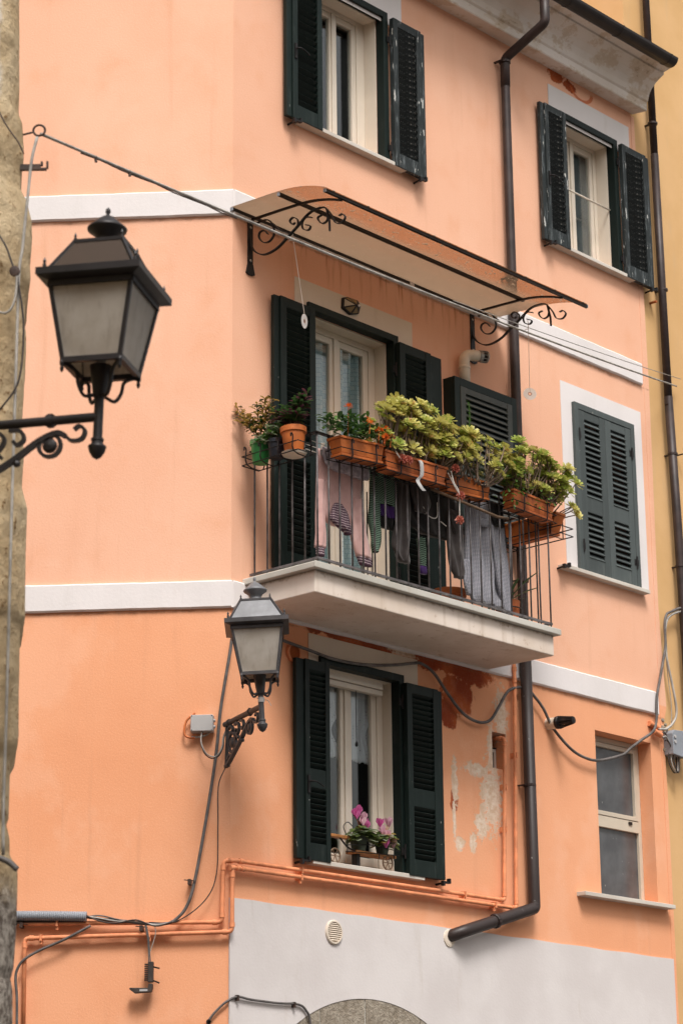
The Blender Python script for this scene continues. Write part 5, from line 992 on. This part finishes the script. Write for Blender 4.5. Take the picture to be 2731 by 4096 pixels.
# odds and ends on the rail
w = MB(); w.strap(spline([V(1.24, .905, 7.60), V(1.235, .93, 7.56), V(1.24, .925, 7.47), V(1.20, .915, 7.42), V(1.215, .93, 7.37), V(1.26, .93, 7.34)], 4), (1, 0, .2), .045, .002); tag(w.build('plastic_strap', M['boxgrey'], frame=FR), 'white plastic strap hanging over the long window box', 'strap')
w = MB(); w.tube([V(1.50, .80, 7.44), V(2.36, .80, 7.385), V(2.5, .80, 7.40)], .0125, 8); tag(w.build('wooden_pole', M['wood'], frame=FR, smooth=True), 'weathered wooden pole lying under the middle window box', 'pole')
w = MB(); w.tube(spline([V(.93, .92, 7.60), V(.96, .935, 7.55), V(1.0, .935, 7.54), V(1.02, .93, 7.58), V(1.0, .925, 7.62)], 5), .007, 6); o = w.build('cord', M['string'], frame=FR, smooth=True); tag(o, 'white looped cord on the left end of the long window box', 'cord')
RS = rosette_mesh([M['redsucc'], M['redsucc']], .034, 77)
for (u, o, z), l in zip(((.99, .94, 7.545), (1.06, .94, 7.55), (1.66, .93, 7.62), (1.72, .93, 7.40), (1.735, .90, 7.20)), ('small red succulent rosette at the end of the white cord', 'second small red succulent rosette by the white cord', 'small red succulent between the long and the middle box', 'reddish succulent tuft tied to the wooden pole', 'round red ornament hanging below the wooden pole')):
    root = thing('red_succulent', l, 'ornament' if z < 7.3 else 'plant', FR @ T(V(u, o, z)))
    for q in range(3): place(RS, 'rosette', FR @ T(V(u, o, z)) @ Matrix.Rotation(1.2 + q * 1.4, 4, 'X') @ Matrix.Rotation(q * 2, 4, 'Y'), root)
w = MB(); w.tube(spline([V(1.64, .90, 7.60), V(1.65, .92, 7.50), V(1.70, .93, 7.42), V(1.735, .90, 7.22)], 4), .0045, 5); w.tube(spline([V(1.60, .9, 7.58), V(1.66, .92, 7.47), V(1.70, .93, 7.42)], 4), .004, 5); tag(w.build('cord', M['string'], frame=FR), 'pale cords tying the red tuft between the boxes', 'cord')
# spiky plant on the balcony floor
pot('flower_pot', 'terracotta pot on the balcony floor behind the checked shirt', V(2.30, .30, 6.56), .14, .26, M['terradark'])
root = thing('spiky_plant', 'dark spiky leaved plant in a ring stand at the balcony floor end', 'plant', FR @ T(V(2.93, .45, 6.56)))
w = MB(); 
for i in range(14):
    a = i * 2.4; d = Vector((math.cos(a), math.sin(a), rnd.uniform(.2, 1.3))); leaf_v(w, V(2.90, .45, 6.80), d, Vector((0, 0, 1)), rnd.uniform(.25, .42), .03, .2, -.25, 4)
w.build('foliage', M['leafdark'], parent=root, frame=FR)
w = MB(); w.lathe([(.09, 0), (.11, .19), (.10, .19)], V(2.90, .45, 6.62), 14); w.build('pot', M['terradark'], parent=root, frame=FR)
w = MB(); w.tube([V(2.90 + .12 * math.cos(a), .45 + .12 * math.sin(a), 6.74) for a in [i * PI / 8 for i in range(17)]], .007, 5); w.build('ring_stand', M['rust'], parent=root, frame=FR)

# ------------------------------------------------------------------ laundry
root = thing('clothes_line', 'thin white clothes lines strung behind the balcony rail', 'clothes line', FR @ T(V(1.6, .6, 7.58)))
for o, z in ((.60, 7.565), (.67, 7.575), (.50, 7.575)):
    w = MB(); w.tube([V(.22, o, z), V(1.0, o, z - .012), V(2.2, o, z - .012), V(3.1, o, z)], .003, 5); w.build('line', M['string'], parent=root, frame=FR)
for u in (1.10, 1.16, 1.05):
    w = MB(); w.tube([V(u, .45, 6.56), V(u + .005, .45, 7.4)], .006, 5); w.build('leg', M['rust'], parent=root, frame=FR)
def garment(w, rows, o=.60, t=.03, nu=14, fold=.012, ff=3, seed=0, sub=5):
    """rows: (z, uleft, uright[, o shift]) from top to bottom; builds a soft closed panel"""
    R = [Vector((r[0], r[1], r[2])) for r in rows]; S = [Vector((r[3] if len(r) > 3 else 0, 0, 0)) for r in rows]; R = spline(R, sub); S = spline(S, sub) if len(rows) > 2 else S
    n = len(R); vs = []; k = 2 * nu
    for j in range(n):
        z, a, b = R[j]; ds = S[min(j, len(S) - 1)].x
        for i in range(k):
            s = i / nu if i <= nu else 2 - i / nu; f = i <= nu; x = a + (b - a) * s; th = t * math.sqrt(max(0, 1 - (2 * s - 1) ** 2)) * .5 + .002
            q = fold * math.sin(s * ff * 2 * PI + seed + .8 * math.sin(j * .35)) + .006 * noise.noise(Vector((x * 7, z * 7, seed)))
            vs.append(V(x, o + ds + q + (th if f else -th), z))
    fs = [(j * k + i, j * k + (i + 1) % k, (j + 1) * k + (i + 1) % k, (j + 1) * k + i) for j in range(n - 1) for i in range(k)]
    w.add(vs, fs + [tuple(range(k))[::-1], tuple(range((n - 1) * k, n * k))]); return w
def part(name, m, root, rows, **k):
    w = MB(); garment(w, rows, **k); return w.build(name, m, parent=root, frame=FR, smooth=True)
root = thing('pink_sweatshirt', 'pink fleece sweatshirt with plaid hood lining hung upside down on the line', 'sweatshirt', FR @ T(V(.62, .6, 6.7)))
part('body', M['pink'], root, [(7.56, .345, .875), (7.45, .335, .88), (7.30, .335, .87), (7.15, .345, .855), (7.05, .38, .80), (7.0, .42, .74), (6.97, .46, .70)], t=.06, fold=.008, ff=2)
part('waist_fold', M['mauve'], root, [(7.565, .355, .885), (7.52, .35, .895), (7.45, .37, .905), (7.42, .40, .90), (7.40, .50, .89)], o=.65, t=.05, fold=.008, ff=4, seed=2)
for rows in ([(7.30, .335, .44), (7.18, .33, .435), (7.0, .325, .41), (6.85, .32, .42), (6.74, .315, .415)], [(7.24, .74, .87), (7.1, .71, .88), (7.0, .70, .90), (6.88, .72, .94), (6.76, .77, .965)]):
    part('sleeve', M['pink'], root, rows, o=.615, t=.055, nu=10, fold=.007, ff=2, seed=rows[0][1] * 9)
for rows in ([(6.742, .317, .413), (6.70, .322, .408), (6.675, .325, .405)], [(6.762, .775, .962), (6.72, .80, .965), (6.70, .82, .962)]): part('cuff', M['plaid'], root, rows, o=.615, t=.05, nu=8, fold=.004)
part('hood', M['plaid'], root, [(7.13, .50, .58), (7.10, .475, .63), (7.04, .455, .67), (6.99, .45, .69), (6.955, .50, .70), (6.92, .60, .69), (6.90, .62, .675)], o=.645, t=.05, nu=10, fold=.006)
w = MB(); w.wbox(.335, .385, .65, .653, 7.49, 7.535); w.build('label', M['boxgrey'], parent=root, frame=FR)
root = thing('striped_top', 'green and black striped long sleeved top folded over the line', 'top', FR @ T(V(1.15, .6, 6.8)))
part('body', M['striped'], root, [(7.56, .955, 1.34), (7.45, .965, 1.34), (7.33, .975, 1.34), (7.27, 1.0, 1.34)], t=.05, fold=.008, ff=2); part('lining', M['violet'], root, [(7.28, 1.03, 1.32), (7.22, 1.06, 1.32), (7.17, 1.1, 1.31)], o=.59, t=.03)
part('hem', M['black'], root, [(7.19, 1.06, 1.32), (7.12, 1.07, 1.30), (7.08, 1.12, 1.29)], o=.58, t=.03)
part('sleeve', M['striped'], root, [(7.45, .955, 1.02), (7.25, .93, 1.06), (7.10, .915, 1.07), (7.0, .94, 1.08), (6.9, .95, 1.06), (6.83, .98, 1.02)], o=.625, t=.05, nu=10, fold=.008, ff=2)
part('sleeve', M['striped'], root, [(7.1, 1.60, 1.70), (6.98, 1.62, 1.71), (6.9, 1.635, 1.70), (6.86, 1.635, 1.70)], o=.55, t=.035, nu=8); part('cuff', M['violet'], root, [(6.862, 1.63, 1.705), (6.80, 1.63, 1.71)], o=.55, t=.035, nu=8)
root = thing('dark_hoodie', 'charcoal fleece jacket hanging by its waist, sleeves dangling', 'jacket', FR @ T(V(1.6, .58, 6.9)))
part('body', M['black'], root, [(7.56, 1.30, 2.12), (7.45, 1.30, 2.12), (7.30, 1.32, 2.10), (7.20, 1.45, 2.05), (7.15, 1.6, 2.0)], o=.56, t=.08, fold=.014, ff=3)
part('sleeve', M['char'], root, [(7.50, 1.29, 1.42), (7.30, 1.27, 1.44), (7.10, 1.24, 1.44), (6.95, 1.205, 1.43), (6.88, 1.23, 1.42), (6.82, 1.30, 1.42)], o=.62, t=.06, nu=10, fold=.01, ff=2)
part('sleeve', M['char'], root, [(7.40, 1.92, 2.12), (7.2, 1.90, 2.12), (7.0, 1.92, 2.14), (6.88, 1.96, 2.15), (6.83, 2.0, 2.12)], o=.61, t=.06, nu=10, fold=.01, ff=2)
part('hood', M['char'], root, [(7.50, 1.38, 1.62), (7.38, 1.42, 1.66), (7.28, 1.46, 1.62)], o=.65, t=.03, nu=8); part('hood', M['char'], root, [(7.36, 1.90, 2.0), (7.28, 1.92, 2.02), (7.20, 1.97, 2.0)], o=.65, t=.02, nu=8)
w = MB(); w.tube(spline([V(1.56, .66, 7.33), V(1.62, .67, 7.26), V(1.72, .67, 7.27), V(1.73, .67, 7.40)], 4), .004, 5); w.tube(spline([V(1.78, .66, 7.25), V(1.84, .67, 7.22)], 4), .004, 5); w.build('drawstring', M['string'], parent=root, frame=FR)
root = thing('checked_shirt', 'grey gingham shirt hung from the line at the right end of the balcony', 'shirt', FR @ T(V(2.4, .6, 6.7)))
part('body', M['gingham'], root, [(7.56, 2.16, 2.66), (7.35, 2.14, 2.68), (7.1, 2.14, 2.69), (6.9, 2.15, 2.71), (6.75, 2.17, 2.72), (6.67, 2.22, 2.70)], t=.05, fold=.024, ff=4, nu=32)
part('sleeve', M['gingham'], root, [(7.0, 2.11, 2.20), (6.88, 2.08, 2.22), (6.78, 2.10, 2.22), (6.70, 2.14, 2.20)], o=.63, t=.03, nu=8)
part('sleeve', M['gingham'], root, [(7.45, 2.45, 2.62), (7.2, 2.47, 2.66), (6.9, 2.52, 2.72), (6.72, 2.58, 2.74), (6.62, 2.62, 2.73)], o=.635, t=.04, nu=10, fold=.012, ff=2)
part('placket', M['gingham'], root, [(7.40, 2.30, 2.42), (7.33, 2.30, 2.43)], o=.645, t=.01, nu=6)
root = thing('black_sock', 'black socks pegged over the checked shirt', 'socks', FR @ T(V(2.5, .65, 7.36)))
part('sock', M['black'], root, [(7.56, 2.40, 2.50), (7.47, 2.42, 2.52), (7.40, 2.45, 2.56), (7.36, 2.48, 2.57)], o=.665, t=.03, nu=8); part('sock', M['black'], root, [(7.56, 2.50, 2.58), (7.44, 2.50, 2.60), (7.36, 2.52, 2.60)], o=.67, t=.03, nu=8)
for u, l, m in ((.375, 'pale wooden clothes peg at the left end of the pink sweatshirt', M['surround']), (.875, 'lime green clothes peg at the right end of the pink sweatshirt', M['succ2']), (.96, 'pale clothes peg at the left end of the striped top', M['surround'])):
    w = MB(); w.wbox(u - .008, u + .002, .63, .642, 7.52, 7.60); w.wbox(u - .002, u + .008, .644, .656, 7.52, 7.60); tag(w.build('clothes_peg', m, frame=FR), l, 'clothes peg')

# ------------------------------------------------------------------ flower cart on the low sill
root = thing('flower_cart', 'little wooden flower cart with iron wheels standing on the lower window sill', 'flower cart', FR @ T(V(1.5, 0, 4.42)))
w = MB(); w.wbox(1.36, 1.845, -.06, .06, 4.525, 4.548); w.build('deck', M['orangewood'], parent=root, frame=FR, bevel=.004)
w = MB(); w.wbox(1.10, 1.34, -.02, .03, 4.63, 4.655); w.build('handle', M['orangewood'], parent=root, frame=FR, bevel=.004)
for u in (1.40, 1.44):
    pass
w = MB(); w.wbox(1.40, 1.435, -.03, .03, 4.42, 4.525); w.build('leg', M['iron'], parent=root, frame=FR)
for u, o in ((1.74, .055), (1.15, .02)):
    c = V(u, o, 4.482); w = MB(); w.tube([c + Vector((.058 * math.cos(a), 0, .058 * math.sin(a))) for a in [i * PI / 10 for i in range(21)]], .007, 6)
    for q in range(3): w.tube([c + Vector((.055 * math.cos(q * PI / 3), 0, .055 * math.sin(q * PI / 3))), c - Vector((.055 * math.cos(q * PI / 3), 0, .055 * math.sin(q * PI / 3)))], .004, 5)
    w.build('wheel', M['wood'], parent=root, frame=FR)
w = MB(); w.tube([V(1.22, .07, 4.57), V(1.5, .08, 4.60), V(1.86, .08, 4.585)], .004, 5); w.tube([V(1.22, .07, 4.52), V(1.86, .08, 4.55)], .004, 5)
for u in (1.24, 1.62, 1.80): w.tube([V(u, .07, 4.50), V(u, .075, 4.64)], .004, 5)
w.tube(spline([V(1.25, .05, 4.66), V(1.22, .05, 4.72), V(1.27, .05, 4.76), V(1.33, .05, 4.73)], 5), .004, 5); w.tube(spline([V(1.2, .02, 4.64), V(1.28, .04, 4.56), V(1.38, .04, 4.54)], 4), .008, 5); w.build('wire_rack', M['iron'], parent=root, frame=FR)
CF = MB()
def heart(w, c, d, s, mi):
    d = d.normalized(); sd = d.cross(Vector((0, 0, 1))).normalized(); nn = sd.cross(d); P = [(0, 0), (-.5, -.15), (-.62, .3), (-.4, .7), (0, 1), (.4, .7), (.62, .3), (.5, -.15)]
    w.cur = mi; w.add([c + sd * (x * s) + d * (y * s) + nn * (.12 * s * (abs(x) - y * y * .8)) for x, y in P], [(0, 1, 2, 4), (2, 3, 4), (0, 4, 6, 7), (4, 5, 6)]); w.cur = 0
def cyclamen(label, c, flowers, seed, n=34, dead=0):
    rnd = random.Random(seed); root = thing('cyclamen_plant', label, 'plant', FR @ T(c)); w = MB()
    for i in range(n):
        a = rnd.random() * 6.3; r = rnd.uniform(.02, .125); p = c + Vector((math.cos(a) * r, math.sin(a) * r * .7 - .02, rnd.uniform(-.02, .07) - r * .5)); heart(w, p, Vector((math.cos(a), math.sin(a) - .4, rnd.uniform(-.9, .2))), rnd.uniform(.045, .075), 1 if rnd.random() < dead else (2 if rnd.random() < .3 else 0))
    w.build('foliage', [M['cyleaf'], M['croton'], M['leafgrey']], parent=root, frame=FR)
    for (du, do, dz, m) in flowers:
        p = c + V(du, do, dz); w = MB(); w.tube(spline([c, c.lerp(p, .6) + Vector((.01, 0, .01)), p], 4), .0025, 4); w.build('stem', M['terradark'], parent=root, frame=FR); w = MB()
        for k in range(5):
            a = k * 1.257 + rnd.random(); leaf_v(w, p, Vector((math.cos(a) * .45, math.sin(a) * .45, 1)), Vector((math.cos(a), math.sin(a), .2)), rnd.uniform(.062, .080), .052, .3, -.1, 3)
        w.build('flower', M[m], parent=root, frame=FR, smooth=True)
pot('flower_pot', 'dull green pot on the left of the flower cart', V(1.44, .01, 4.55), .075, .12, M['dullpot']); pot('flower_pot', 'dull green pot on the right of the flower cart', V(1.715, .02, 4.55), .062, .10, M['dullpot'])
cyclamen('cyclamen with tall magenta flowers and dark heart shaped leaves in the left cart pot', V(1.44, .02, 4.70), [(-.06, .03, .10, 'magenta'), (-.05, .0, .12, 'magenta'), (-.02, .02, .14, 'magenta'), (-.01, .05, .05, 'palepink'), (.03, .03, .04, 'magenta'), (.06, .0, .10, 'palepink'), (.07, .02, .03, 'magenta')], 3, 84)
cyclamen('fading cyclamen with pale pink flowers and yellowed leaves in the right cart pot', V(1.70, .03, 4.68), [(-.02, .0, .09, 'magenta'), (-.05, .05, .02, 'palepink'), (.05, .02, .11, 'palepink'), (.07, .02, .10, 'palepink'), (.0, .06, -.01, 'palepink'), (.06, .07, -.08, 'palepink'), (-.04, .08, -.09, 'magenta')], 5, 66, .4)
